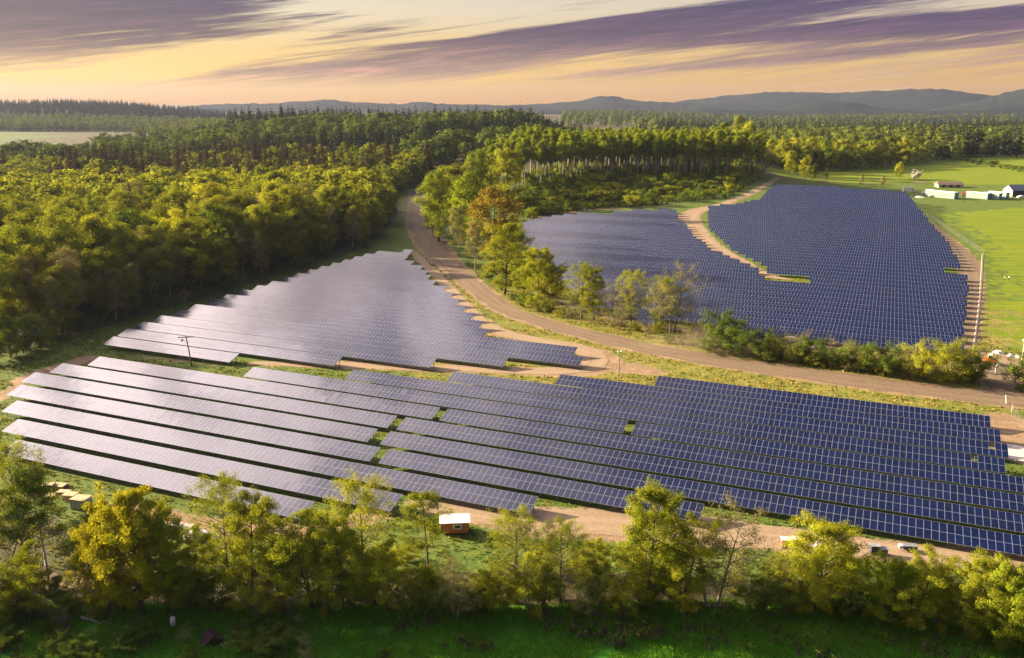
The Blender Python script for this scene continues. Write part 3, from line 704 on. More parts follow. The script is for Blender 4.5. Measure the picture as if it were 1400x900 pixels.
# woods
WOODP = {
 'broad': [Tree(100+i, 22, 6.0, .14, 24, 5, 1, .42, 12500, 1.45, ['round', 'tall', 'round', 'tall'][i], .3, .03, .5, .4, wood=False, form=2.1).meshes(M['leaf_wood'], M['bark']) for i in range(4)],
 'fresh': [Tree(120+i, 21, 5.6, .16, 22, 5, 1, .42, 11500, 1.4, 'tall', .28, .03, .5, .4, wood=False, form=2.0).meshes(M['leaf_fresh'], M['bark']) for i in range(2)],
 'spring': [Tree(125+i, 21, 6.2, .13, 24, 5, 1, .42, 12500, 1.45, 'round', .28, .03, .5, .4, wood=False, form=2.1).meshes(M['leaf'], M['bark']) for i in range(2)],
 'grey': [Tree(130+i, 20, 4.2, .22, 22, 6, 1, .30, 6500, 1.2, 'tall', .26, .04, .75).meshes(M['leaf_grey'], M['bark_grey']) for i in range(2)],
 'rust': [Tree(140, 22, 7.0, .14, 30, 6, 1, .42, 15000, 1.3, 'round', .4, .03, .5, .5).meshes(M['leaf_rust'], M['bark'])],
 'birch': [Tree(150+i, 26, 3.0, .48, 16, 5, 1, .40, 4600, 1.1, 'tall', .22, .02, .8, .3, wood=False).meshes(M['leaf_fresh'], M['bark_pale']) for i in range(3)],
 'conifer': [Conifer(160+i, 27, 4.2, 2600).meshes(M['needle'], M['bark']) for i in range(3)],
 'brown': [Conifer(170+i, 25, 4.4, 2400, .95).meshes(M['needle_brown'], M['bark']) for i in range(2)],
 'bush': [Tree(180+i, 5, 2.8, .02, 18, 4, 3, .28, 3200, .75, 'round', .08, .05, .8, .8, 1.5, wood=False).meshes([M['leaf_fresh'], M['leaf_green'], M['leaf']][i], M['bark']) for i in range(3)],
}
far_b = [Tree(200+i, 20, 6.4, .10, 14, 3, 1, 1.7, 330, 1.8, 'round', .3, .02, .5, .3, wood=False, form=2.4) for i in range(4)]
hill_b = [Tree(205+i, 20, 6.4, .10, 18, 4, 1, 1.25, 750, 1.7, 'round', .3, .02, .5, .3, wood=False, form=2.4) for i in range(4)]
far_c = [Conifer(210+i, 26, 4.0, 190, 2.3) for i in range(3)]
def far_wood(name, pts, protos, hs, leafm, label):
    """woods too many to count: one mesh of small trees, each with its own crown and stem"""
    V, Q, TI, MI = [], [], [], []; o = 0
    for (p, h) in zip(pts, hs):
        pr = protos[R.integers(len(protos))]; k = h/pr.H; a = R.random()*2*pi; ca, sa = cos(a)*k, sin(a)*k
        z = float(hgt(p[0], p[1])); fat = R.uniform(.85, 1.25)
        v = np.c_[(pr.V[:,0]*ca-pr.V[:,1]*sa)*fat+p[0], (pr.V[:,0]*sa+pr.V[:,1]*ca)*fat+p[1], pr.V[:,2]*k+z]
        base = R.random()
        V.append(v); Q.append(pr.Q+o); o += len(v); TI.append(np.clip(base*.85+pr.tint*.4-.1, 0, 1.2)); MI.append(np.zeros(len(pr.Q)))
        r = .35*k; x, y = p[0], p[1]
        tv = np.array([(x+i*r*f, y+j*r*f, z+zz) for f, zz in ((1, 0), (.4, h*.75)) for i, j in ((-1,-1),(1,-1),(1,1),(-1,1))]); V.append(tv)
        Q.append(np.array([(0,1,5,4),(1,2,6,5),(2,3,7,6),(3,0,4,7)]) + o); o += 8; TI.append(np.full(4, .5)); MI.append(np.ones(4))
    me = mesh_np(name, np.concatenate(V), np.concatenate(Q), attrs={'tint': ('FACE', np.concatenate(TI))}, mats=[leafm, M['bark']], mi=np.concatenate(MI))
    return tag(link(name, me), label, 'woodland', kind='stuff')
def scatter(P, step, jit=.45, keep=None):
    P = np.asarray(P, float); lo, hi = P.min(0), P.max(0)
    xs, ys = np.meshgrid(np.arange(lo[0], hi[0], step), np.arange(lo[1], hi[1], step*.9))
    xs = xs + (np.arange(xs.shape[0]) % 2)[:,None]*step*.5
    q = np.c_[xs.ravel(), ys.ravel()] + R.uniform(-jit, jit, (xs.size, 2))*step
    q = q[in_poly(q[:,0], q[:,1], P)]
    return q
def seen(q, top=22, lo=-80, hi=1480):
    """keep what can stand inside (or just beside) the picture"""
    w = q[:,1]*cos(PITCH)+(CAM_H-top)*sin(PITCH); px = 700+F_PX*q[:,0]/np.maximum(w, 1)
    return (px > lo) & (px < hi) & (q[:,1] > 20)

# --- near wood on the left
def off_roads(q, gap=3.0):
    ok = np.ones(len(q), bool)
    for P, W, _ in ROADW.values(): ok &= seg_dist(q[:,0], q[:,1], P, W) < -gap
    return ok
NEARWOOD = np.array([(-190,186),(-128,203),(-115,228),(-97,274),(-70,348),(-60,392),(-63,440),(-68,505),(-230,505),(-300,470),(-250,330)], float)
q = scatter(NEARWOOD, 9.3); q = q[seen(q, 22, -60) & off_roads(q)]
edge = np.array([np.min(np.hypot(*(NEARWOOD[1:8]-p).T)) for p in q])
segd = -np.maximum.reduce([seg_dist(q[:,0], q[:,1], NEARWOOD[i:i+2], np.zeros(2)) for i in range(1, 7)])
order = np.argsort(np.hypot(q[:,0], q[:,1]-0) + 0*segd)
cnt = 0; rest = []
for i in order:
    p = q[i]; d = segd[i]
    h = R.uniform(17, 27)*(.80+.20*sstep(0, 16, d)) * (.88+.24*vnoise(p[0], p[1], 45, 9))
    u = R.random()
    kind = ('grey' if u < .45 else 'broad' if u < .85 else 'spring') if d < 14 else ('spring' if u < .44 else 'broad' if u < .78 else 'grey' if u < .86 else 'fresh')
    if d > 16 and R.random() < .09:
        place('conifer_tree', WOODP['conifer'][R.integers(3)], p, h*1.2, 'dark conifer standing inside the wood left of the middle panel field', group='dark conifers inside the left wood'); continue
    if cnt < 185:
        pr = WOODP[kind][R.integers(len(WOODP[kind]))]; edge_t = d < 12
        lab = {'grey': 'greyish half-bare tree', 'broad': 'olive-green broadleaf tree', 'fresh': 'fresh green broadleaf tree', 'spring': 'yellow-green broadleaf tree'}[kind]
        place('broadleaf_tree', pr, p, h, lab + (' at the edge of the wood left of the middle panel field' if edge_t else ' inside the wood left of the middle panel field'), group=lab+('s along the edge of the left wood' if edge_t else 's inside the left wood'), fat=R.uniform(.82, 1.22))
        cnt += 1
    else: rest.append((p, h))
mid_b = [Tree(250+i, 21, 6.2, .14, 22, 4, 1, .95, 1700, 1.5, ['round','tall'][i % 2], .3, .03, .5, .4, wood=False) for i in range(4)]
if rest: far_wood('wood_canopy', [r[0] for r in rest], mid_b, [r[1] for r in rest], M['leaf_wood'], 'back part of the broadleaf wood left of the panels')
# low growth along the wood's edge
for px, py, h, kk in [(15,488,7,1),(40,482,8,0),(62,470,7,1),(-15,495,7,0),(110,452,4,0),(180,430,3.5,0),(250,414,3.5,2),(330,392,3.5,2),(420,366,3.5,0),(500,340,4,0)]:
    place('shrub', NEARP['shrub'][kk], un(px, py), h, f'{["dark green","bright yellow-green","twiggy grey"][kk]} shrub at the foot of the wood left of the panels', 'shrub', f'{["dark green","bright yellow-green","twiggy grey"][kk]} shrubs along the left wood')

# --- brown conifers, hill woods, skyline
CON = np.array([(-330,520),(-90,520),(-70,600),(-60,690),(-250,720),(-420,640)], float)
q = scatter(CON, 9.5); q = q[seen(q, 26, -30) & off_roads(q, 1.5)]; nb = 0; rest = []
for p in q[np.argsort(q[:,1])]:
    u = R.random()
    dk = -.53 < p[0]/p[1] < -.20
    kind = ('brown' if u < .40 else 'conifer' if u < .55 else 'broad' if u < .8 else 'spring') if dk else ('broad' if u < .62 else 'spring' if u < .75 else 'grey' if u < .85 else 'brown')
    pr = WOODP[kind][R.integers(len(WOODP[kind]))]
    if kind in ('brown', 'conifer'):
        place('conifer_tree', pr, p, R.uniform(22, 34), 'brownish dark conifer in the belt behind the left wood' if kind == 'brown' else 'dark green conifer in the belt behind the left wood', group='brown conifers behind the left wood' if kind == 'brown' else 'green conifers behind the left wood')
    elif nb >= 40: rest.append(p)
    else:
        nb += 1
        place('broadleaf_tree', pr, p, R.uniform(17, 24), {'broad': 'olive', 'spring': 'yellow-green', 'grey': 'greyish'}[kind]+' broadleaf tree in the mixed belt behind the left wood', group={'broad': 'olive', 'spring': 'yellow-green', 'grey': 'greyish'}[kind]+' trees in the belt behind the left wood')
far_wood('belt_wood', rest, mid_b, R.uniform(16, 23, len(rest)), M['leaf_wood'], 'far part of the mixed belt behind the left wood')
def px_of(q, z=15):
    w = q[:,1]*cos(PITCH)+(CAM_H-z)*sin(PITCH); return 700+F_PX*q[:,0]/np.maximum(w, 1)
HILL = np.array([(-460,690),(-60,700),(-5,760),(90,1000),(80,1180),(-420,1180),(-620,1000)], float)
q = scatter(HILL, 13.5); q = q[seen(q, 22, -20)]; q = q[~((q[:,0]/q[:,1] < -.47) & (q[:,1] > 820))]
con = (vnoise(q[:,0], q[:,1], 120, 31) > .70) | (q[:,1] > 1060) & (vnoise(q[:,0], q[:,1], 60, 33) > .35)
far_wood('hill_wood', q[~con], hill_b, R.uniform(17, 26, (~con).sum())*(.75+.5*vnoise(q[~con][:,0], q[~con][:,1], 70, 37)), M['leaf_far'], 'broadleaf wood climbing the low hill behind the left wood')
far_wood('hill_conifers', q[con], far_c, R.uniform(16, 29, con.sum()), M['needle'], 'dark conifers mixed into the hill wood')
SKY = np.array([(-330,1120),(60,1120),(110,1300),(-420,1300)], float)
q = scatter(SKY, 11); q = q[seen(q, 22)]; q = q[R.random(len(q)) < .3+.9*vnoise(q[:,0], q[:,1], 35, 35)]
far_wood('skyline_conifers', q, far_c, R.uniform(18, 40, len(q)), M['needle'], 'row of dark conifers on the skyline above the left woods')
# left distance: hedges, far belts, ridge
def belt(x0, x1, y0, y1, step): return scatter(np.array([(x0,y0),(x1,y0),(x1*1.05,y1),(x0*1.05,y1)], float), step)
q = np.r_[belt(-480, -300, 1180, 1420, 13), belt(-640, -280, 1500, 1800, 15), belt(-1500, -500, 1830, 2160, 15)]; q = q[seen(q, 22)]
k = ~in_poly(q[:,0], q[:,1], FIELD_L) & ~((q[:,0]/q[:,1] < -.465) & (q[:,1] < 1800)); q = q[k]
far_wood('distant_wood', q, far_b, R.uniform(14, 22, len(q)), M['leaf_far'], 'hazy broadleaf belts beyond the left field')
q = belt(-1900, -250, 2230, 2900, 17); q = q[seen(q, 22)]; q = q[R.random(len(q)) < .35+.9*vnoise(q[:,0], q[:,1], 70, 36)]
far_wood('ridge_conifers', q, far_c, R.uniform(14, 34, len(q)), M['needle'], 'hazy conifers along the far left ridge')
for i, (a, b, h, f) in enumerate([(28,172,12,1),(46,170,12,1),(60,171,11,1),(76,171,12,1),(90,171,11,1),(40,180,11,2.2),(66,180,12,2.2),(97,180,12,2.4)]):
    p = un(a, b); place('field_tree', WOODP['broad'][i % 4], p, h, ('round tree in the far row on the left field' if f == 1 else 'broad low clump of trees on the far left field'), group='round trees on the far left field' if f == 1 else 'low clumps on the far left field', fat=1.1*f)

# --- centre: birch stand, clearing, trees right of the road
BIRCH = np.array([(-18,470),(10,560),(40,590),(100,600),(160,610),(172,600),(182,640),(150,690),(60,690),(10,650),(-20,570)], float)
q = scatter(BIRCH, 7.6)
for p in q:
    pr = WOODP['birch'][R.integers(3)]
    place('birch_tree', pr, p, R.uniform(26, 34)*(.8+.2*sstep(470, 560, p[1])), 'tall pale-trunked tree in the stand behind the shrubby clearing', group='tall pale-trunked trees behind the clearing')
for px, py, top, kind, lab, fat in [(600,330,232,'fresh','bright green broadleaf tree where the dirt road enters the woods, on its right',1.0),(622,318,222,'spring','tall green tree leaning over the right side of the dirt road',1.0),(640,345,235,'fresh','leafy tree between the dirt road and the rust-brown tree',1.0),(655,300,205,'fresh','high green tree behind the rust-brown tree',1.0),(628,352,282,'grey','greyish tree low on the right bank of the dirt road',1.0),(650,372,300,'grey','pale twiggy tree just left below the rust-brown tree',1.0),
        (676,365,254,'rust','rust-brown round tree beside the bend of the dirt road',1.0),(592,322,268,'broad','dark tree at the throat of the dirt road, right side',.9),(694,292,202,'spring','green tree at the left end of the tall pale-trunked stand',1.0)]:
    p = un(px, py); place('broadleaf_tree', WOODP[kind][0], p, height_for(p, top), lab, group=None, fat=fat)
for px, py, top, kind, j, lab, fat in [(690,402,304,'full',0,'big yellow-green tree below the rust-brown tree',.95),(735,420,338,'alder',0,'yellow-green tree with open crown right of the big yellow-green roadside tree',1.15),(716,412,352,'full',0,'small leafy tree between the two yellow roadside trees',.9),(755,425,345,'alder',1,'slender yellow tree in front of the left edge of the right panels',1.0),
        (795,436,362,'airy',1,'open tree with forked trunk in front of the right panels, left of three',1.0),(812,438,366,'alder',0,'bright forked roadside tree in front of the right panels',1.0),(848,446,385,'airy',0,'small bare brown tree in front of the right panels',1.0),(862,448,372,'airy',1,'thin open tree in the middle of the roadside row',1.0),(918,456,366,'airy',0,'wide half-bare brown tree at the right end of the roadside row',1.15),(905,455,380,'airy',1,'narrow half-bare tree next to the wide brown roadside tree',1.0)]:
    p = un(px, py); place('roadside_tree', NEARP[kind][j], p, height_for(p, top), lab, fat=fat)
q = scatter(CLEARING, 9.0, .48); q = q[off_roads(q, 2)]; q = q[np.argsort(q[:,1])]; qrest = q[190:]
for p in q[:190]:
    u = R.random(); kk = 0 if u < .45 else 1 if u < .7 else 2
    place('bush', WOODP['bush'][kk], p, R.uniform(2.5, 6.5)*(1.25 if vnoise(p[0], p[1], 30, 44) > .6 else .85), ['fresh green', 'dark green', 'yellowish'][kk]+' bush in the clearing above the right panel field', 'bush', ['fresh green', 'dark green', 'yellowish'][kk]+' bushes in the clearing', fat=R.uniform(1, 1.5))
# the undergrowth between them
far_wood('far_bushes', qrest, [Tree(235+i, 5, 2.8, .02, 14, 4, 3, .7, 350, .75, 'round', .08, .05, .8, .8, 1.5, wood=False) for i in range(3)], R.uniform(2.5, 6.5, len(qrest)), M['leaf_fresh'], 'bushes in the back part of the clearing')
q = scatter(CLEARING, 3.4, .48); q = q[off_roads(q, 1)]
far_wood('undergrowth', q, [Tree(230+i, 2.2, 1.6, .02, 8, 3, 3, .55, 60, .6, 'round', .05, .05, .8, .8, 1.2, wood=False) for i in range(3)], R.uniform(1.0, 2.6, len(q)), M['leaf_green'], 'low tangled undergrowth of the clearing')
for px, py, top, kind, j, lab, fat in [(1008,240,156,'broad',2,'tallest olive-green tree at the corner of the clearing',.7),(985,238,164,'birch',0,'tall tree left of the tallest corner tree',1.3),(1022,243,166,'broad',1,'tall broad tree right of the tallest corner tree',.8),(972,234,170,'birch',1,'high narrow tree left in the corner group',1.2),(1022,252,204,'fresh',0,'low bright green tree under the tall corner trees',1.0),(1044,252,206,'grey',0,'half-bare brown tree at the corner, beside the field',1.2)]:
    p = un(px, py); place('broadleaf_tree', WOODP[kind][j], p, height_for(np.array([p[0], p[1], hgt(p[0], p[1])]), top), lab, fat=fat)
# second birch edge and woods behind the stand
q = scatter(np.array([(-10,700),(160,700),(330,1000),(60,1000)], float), 11); q = q[seen(q)]
far_wood('back_wood', q, far_b, R.uniform(15, 22, len(q)), M['leaf_far'], 'wood behind the tall pale-trunked stand')

# --- right side: field trees, wood behind the fields, valley
for px, py, top, kind, j, lab, fat in [(1080,249,213,'spring',0,'yellow-green tree at the left end of the field row',.9),(1099,252,222,'spring',1,'green tree second in the field row behind the right panels',.9),(1114,252,228,'fresh',0,'small tree in the field row behind the right panels',.8),(1129,253,232,'grey',1,'dark thin tree at the right end of the field row',1.0),(1177,256,238,'grey',0,'small dark tree alone behind the right panels, left one',1.0),(1206,258,240,'grey',1,'small dark tree alone behind the right panels, right one',1.0),(1230,245,220,'spring',0,'bright yellow double tree in the sunny far field',.8),(1225,244,223,'fresh',1,'lower yellow-green stem of the double tree in the sunny far field',.7)]:
    p = un(px, py); place('field_tree', WOODP[kind][j], p, height_for(p, top), lab, fat=fat)
wb = Tree(240, 8, 4, .12, 18, 5, 2, .5, 2600, .9, 'round', .2, .03, .6, .6).meshes(M['leaf_white'], M['bark'])
p = un(1251, 246); place('blossom_tree', wb, p, height_for(p, 233), 'white blossoming round tree in the sunny far field', fat=1.05)
RWOOD = poly_world([(1052,238),(1130,236),(1230,228),(1320,216),(1420,205),(1500,200),(1500,190),(1420,190),(1200,196),(1050,200)])
q = scatter(RWOOD, 14.5); q = q[seen(q)]; q = q[np.argsort(q[:,1])]; n_i = 0; rb, rc = [], []
for p in q:
    u = R.random(); pxx = px_of(p[None])[0]
    kind = 'conifer' if u < (.12 if pxx < 1250 else .42) else 'spring' if u < .5 else 'fresh' if u < .65 else 'broad'
    if n_i < 62:
        pr = WOODP[kind][R.integers(len(WOODP[kind]))]; n_i += 1
        if kind == 'conifer': place('conifer_tree', pr, p, R.uniform(27, 39), 'dark conifer in the wood behind the sunny right field', group='conifers behind the right field')
        else: place('broadleaf_tree', pr, p, R.uniform(19, 28), {'spring': 'yellow-green', 'fresh': 'fresh green', 'broad': 'olive'}[kind]+' broadleaf tree in the wood behind the sunny right field', group={'spring': 'yellow-green', 'fresh': 'fresh green', 'broad': 'olive'}[kind]+' trees behind the right field')
    else: (rc if kind == 'conifer' else rb).append(p)
V1 = np.array([(330,1020),(900,900),(1300,1300),(1500,2200),(300,2200),(160,1100)], float)
q = scatter(V1, 19); q = q[seen(q)]
q = q[(vnoise(q[:,0], q[:,1], 210, 52) > .30) | (q[:,1] < 1150)]; con = (vnoise(q[:,0], q[:,1], 130, 51) > .50) | (R.random(len(q)) < .12)
far_wood('valley_wood', np.r_[np.array(rb).reshape(-1, 2), q[~con]], hill_b, R.uniform(14, 29, len(rb)+(~con).sum()), M['leaf_far'], 'broadleaf woods filling the valley behind the right fields')
far_wood('valley_conifers', np.r_[np.array(rc).reshape(-1, 2), q[con]], far_c, R.uniform(24, 40, len(rc)+con.sum()), M['needle'], 'dark conifers among the valley woods on the right')
q = scatter(np.array([(120,2150),(1550,2150),(2700,4300),(250,4300)], float), 46); q = q[seen(q)]; q = q[vnoise(q[:,0], q[:,1], 330, 61) > .33]
far_wood('plain_wood', q, far_b, R.uniform(18, 30, len(q)), M['leaf_far'], 'blue hazy woods of the far plain', )
for i, (px, py) in enumerate([(1314,219),(1322,221),(1331,223),(1340,225),(1350,227),(1358,228),(1367,230),(1376,231),(1386,233),(1396,235),(1404,236)]):
    p = un(px, py); place('hedge_bush', WOODP['bush'][1], p, R.uniform(3.2, 5.5), 'dark hedge bush on the line between the far right fields', 'bush', 'dark bushes between the far right fields', fat=1.5)

# ------------------------------------------------------------------ the hedge in the foreground
HEDGE = [  # base x, base y, top y (photo), kind, variant, breadth, label
 (8,800,640,'thin',1,1.3,'thin pale-trunked tree at the left edge of the picture'),
 (38,790,612,'airy',1,1.0,'tallest tree at the far left, in front of the panel ends'),
 (70,812,668,'thin',1,1.3,'slender leaning tree with a pale stem, left of the timber stacks'),
 (98,838,705,'thin',1,1.2,'leaning pale-trunked tree above the fallen logs'),
 (45,846,742,'alder',1,1.0,'dull green tree low at the left edge of the hedge'),
 (118,826,722,'thin',0,1.3,'dark thin tree behind the fallen logs'),
 (152,838,688,'gold',0,.95,'bright golden tree left of the white sacks, smaller of two'),
 (195,842,664,'gold',0,1.10,'largest bright golden tree, behind the white sacks'),
 (232,838,690,'alder',0,.95,'leafy green tree right of the largest golden tree'),
 (262,828,726,'alder',1,1.0,'green tree in front of the white car'),
 (312,800,655,'airy',1,1.0,'open tree right of the white car, crossing the panel corner'),
 (345,820,678,'alder',0,1.15,'tree with dark stem in front of the right end of the front panel row'),
 (378,832,742,'full',1,.9,'low dark green tree under the front panel row'),
 (432,830,694,'alder',1,1.05,'yellow-green tree just right of the front panel row'),
 (470,836,700,'alder',0,.95,'dense tree in the hedge left of the orange cabin'),
 (500,826,660,'airy',1,1.05,'tallest yellowish tree left of the orange cabin'),
 (535,836,735,'alder',1,1.0,'low bushy tree two places left of the orange cabin'),
 (588,800,670,'thin',0,1.2,'thin upright tree just left of the orange cabin'),
 (575,838,775,'full',0,.9,'low rounded tree below and left of the orange cabin'),
 (622,846,772,'airy',0,1.1,'twiggy half-bare tree directly in front of the orange cabin'),
 (665,838,778,'full',0,.95,'low green tree right below the orange cabin'),
 (706,824,704,'airy',1,1.0,'open yellowish tree right of the orange cabin'),
 (742,832,775,'full',1,.8,'low dense tree between two open trees right of the orange cabin'),
 (765,824,716,'airy',1,1.0,'second open tree right of the orange cabin'),
 (812,816,742,'alder',0,1.1,'low bright tree left of the biggest hedge tree'),
 (885,832,662,'full',0,1.0,'biggest rounded yellow-green tree in the middle of the hedge'),
 (925,834,712,'alder',1,1.0,'lower tree against the right side of the biggest hedge tree'),
 (972,830,690,'airy',0,1.2,'greyish open tree right of the biggest hedge tree'),
 (1008,812,752,'airy',0,.9,'small greyish tree beside the dark ditch'),
 (1062,824,760,'airy',1,1.0,'small yellow tree by the red-brown box'),
 (1112,836,712,'full',0,1.12,'spreading tree with dark fork in front of the white boxes'),
 (1160,838,766,'airy',1,1.0,'half-bare tree right of the spreading forked tree'),
 (1198,850,756,'full',1,.9,'fresh green tree in front of the dark crates'),
 (1240,852,752,'alder',1,1.2,'yellow-green tree in front of the black trailer'),
 (1285,862,778,'alder',1,.95,'green tree left of the brightest corner tree'),
 (1330,876,760,'full',0,.95,'brightest yellow-green tree near the bottom right corner'),
 (1385,886,762,'full',1,1.0,'yellow-green tree at the bottom right corner'),
 (1430,870,770,'full',0,1.0,'tree cut off by the right edge of the picture'),
]
for bx, by, ty, kind, j, fat, lab in HEDGE:
    p = un(bx, by); pr = NEARP[kind][j]
    place('hedge_tree', pr, p, height_for(p, ty), lab, fat=.88*fat*float(np.clip(1.15*13/max(height_for(p, ty), 6), .8, 1.2)))
# trees of the same hedge just left of the picture
for i, (x, y, h) in enumerate([(-68,98,14),(-77,90,15),(-86,100,15),(-70,84,12)]):
    place('hedge_tree', NEARP[['alder','full'][i % 2]][i % 2], (x, y), h, 'tree of the hedge beyond the left edge of the picture', group='hedge trees beyond the left edge')
# shrubs filling the foot of the hedge
for i in range(52):
    bx = -40+1500*(i+R.uniform(-.4, .4))/52; by = np.interp(bx, [0,300,560,1000,1200,1400], [840,838,836,834,850,886])+R.uniform(-18, 6)
    if 975 < bx < 1060: by -= 4
    p = un(bx, by); kk = [0, 0, 1, 2][R.integers(4)]
    place('shrub', NEARP['shrub'][kk], p, R.uniform(1.8, 4.4), ['dark green', 'yellow-green', 'bare twiggy'][kk]+' shrub at the foot of the hedge, by the dark grass', 'shrub', ['dark green', 'yellow-green', 'bare twiggy'][kk]+' shrubs along the front of the hedge', fat=R.uniform(.9, 1.3))
for i in range(22):
    bx = 280+1120*(i+R.uniform(-.4, .4))/22; by = np.interp(bx, [300,560,1000,1200,1400], [770,768,786,800,815])+R.uniform(-8, 12)
    if 930 < bx < 1050 or 560 < bx < 700: continue
    p = un(bx, by); kk = [0, 1, 1, 2][R.integers(4)]
    place('shrub', NEARP['shrub'][kk], p, R.uniform(1.8, 4.0), ['dark green', 'yellow-green', 'bare twiggy'][kk]+' shrub behind the hedge, toward the sandy strip', 'shrub', ['dark green', 'yellow-green', 'bare twiggy'][kk]+' shrubs behind the hedge', fat=R.uniform(1, 1.4))
# bushes between the dirt road and the right panel field
for bx, by, ty, kk, fat, lab in [(945,468,440,2,1.1,'low grey-green bush under the wide brown roadside tree'),(985,478,428,0,.95,'tall dark green bush at the left end of the row below the right panels'),(1010,484,446,0,1.2,'dark bush second from the left below the right panels'),(1045,490,455,0,1.3,'dark bush in front of the white sheets'),(1082,494,458,2,1.2,'brownish bush in front of the pallet pile'),(1118,500,464,0,1.2,'dark bush right of the pallet pile'),(1150,505,468,2,1.1,'brownish bush at the corner of the lowest right panels'),
        (1182,510,472,0,1.2,'dark rounded bush in front of the lowest right panels'),(1214,514,474,0,1.1,'dense bush under the lowest row of the right panels'),(1240,517,478,2,1.1,'grey twiggy bush near the right end of the bush row'),(1272,520,472,1,1.15,'bright yellow-topped bush near the gate, left one'),(1305,522,470,1,1.1,'bright yellow-topped bush near the gate, right one'),(1335,520,484,0,1.0,'last dark bush of the row, beside the gate'),
        (1395,532,486,0,1.0,'dark bush right of the gate, at the edge of the picture'),(1420,530,488,1,1.0,'bush half outside the right edge of the picture')]:
    p = un(bx, by); place('bush', NEARP['shrub'][kk], p, .85*height_for(p, ty), lab, 'bush', fat=fat)
for i in range(46):
    f = i/46; bx = 640+700*f; by = np.interp(bx, [640,700,760,850,950,1100,1340], [365,412,432,454,476,502,524])+R.uniform(-7, 2)
    p = un(bx, by); kk = [0, 2, 2, 1][R.integers(4)]
    place('bush', NEARP['shrub'][kk], p, R.uniform(1.5, 3.6), ['dark green', 'yellow-green', 'grey twiggy'][kk]+' undergrowth bush along the upper side of the dirt road', 'bush', ['dark green', 'yellow-green', 'grey twiggy'][kk]+' bushes along the dirt road', fat=R.uniform(1, 1.6))

# ------------------------------------------------------------------ grass of the foreground field
def tufts(name, n, region, h0, h1, m, label, wid=.5):
    q = np.c_[R.uniform(region[0], region[1], n*3), R.uniform(region[2], region[3], n*3)]
    q = q[(vnoise(q[:,0], q[:,1], 5, 71)*.6+vnoise(q[:,0], q[:,1], 1.7, 72)*.4 > .22)]
    lim = np.interp(q[:,0], [-80,-45,0,46,80], [96,95.5,95,97.5,90]); q = q[q[:,1] < lim][:n]
    fore = 1-sstep(86, 96, q[:,1]-.02*q[:,0])
    z = hgt(q[:,0], q[:,1]) + fore*.9*(vnoise(q[:,0], q[:,1], 9, 1)-.5) + fore*.5*(vnoise(q[:,0], q[:,1], 3.5, 2)-.5)
    h = R.uniform(h0, h1, len(q))*(.5+.9*vnoise(q[:,0], q[:,1], 4, 73)); a = R.random(len(q))*2*pi; w = wid*(.5+R.random(len(q)))*.5
    lean = R.normal(0, .25, (len(q), 2))*h[:,None]
    b0 = np.c_[q[:,0]-np.cos(a)*w*.4, q[:,1]-np.sin(a)*w*.4, z-.05]; b1 = np.c_[q[:,0]+np.cos(a)*w*.4, q[:,1]+np.sin(a)*w*.4, z-.05]
    t0 = np.c_[q+lean-np.c_[np.cos(a), np.sin(a)]*w[:,None], z+h]; t1 = np.c_[q+lean*1.2+np.c_[np.cos(a), np.sin(a)]*w[:,None]*.8, z+h*.85]
    V = np.stack([b0, b1, t1, t0], 1).reshape(-1, 3)
    tag(link(name, mesh_np(name, V, np.arange(len(V)).reshape(-1, 4), attrs={'tint': ('FACE', R.random(len(q))*.6+.4*vnoise(q[:,0], q[:,1], 6, 74))}, mats=[m])), label, 'grass', kind='stuff')
M['grass'] = leafmat('tall_grass_blades', (.046, .190, .017), (.17, .34, .03), .45)
tufts('tall_grass', 260000, (-62, 72, 74, 98), .12, .55, M['grass'], 'rough dark green grass of the foreground field', .07)

weed = [Tree(260+i, 1.0, .8, .02, 8, 3, 3, .17, 60, .33, 'vase', .02, .1, 1.0, .8, .8, wood=False) for i in range(4)]
q = np.c_[R.uniform(-62, 72, 2600), R.uniform(76, 97, 2600)]; q = q[(vnoise(q[:,0], q[:,1]*2.2, 6, 81) > .56) & (q[:,1] < np.interp(q[:,0], [-80,-45,0,46,80], [96,95,94.5,96,89]))][:900]
far_wood('weed_clumps', q, weed, R.uniform(.35, 1.0, len(q)), M['leaf_green'], 'rough weed clumps in the dark foreground grass')
for i in range(46):
    bx, by = R.uniform(-20, 430), R.uniform(838, 905); 
    if abs(bx-290) < 28 and by > 850 or abs(bx-237) < 18 and by > 840 or 90 < bx < 215 and 838 < by < 880: continue
    p = un(bx, by); kk = [0, 0, 0, 2][R.integers(4)]
    place('shrub', NEARP['shrub'][kk], p, R.uniform(.9, 2.4), ['dark green', '', 'bare twiggy'][kk]+' scrub at the bottom left, in front of the hedge', 'shrub', ['dark green', '', 'bare twiggy'][kk]+' scrub at the bottom left', fat=R.uniform(1, 1.5))
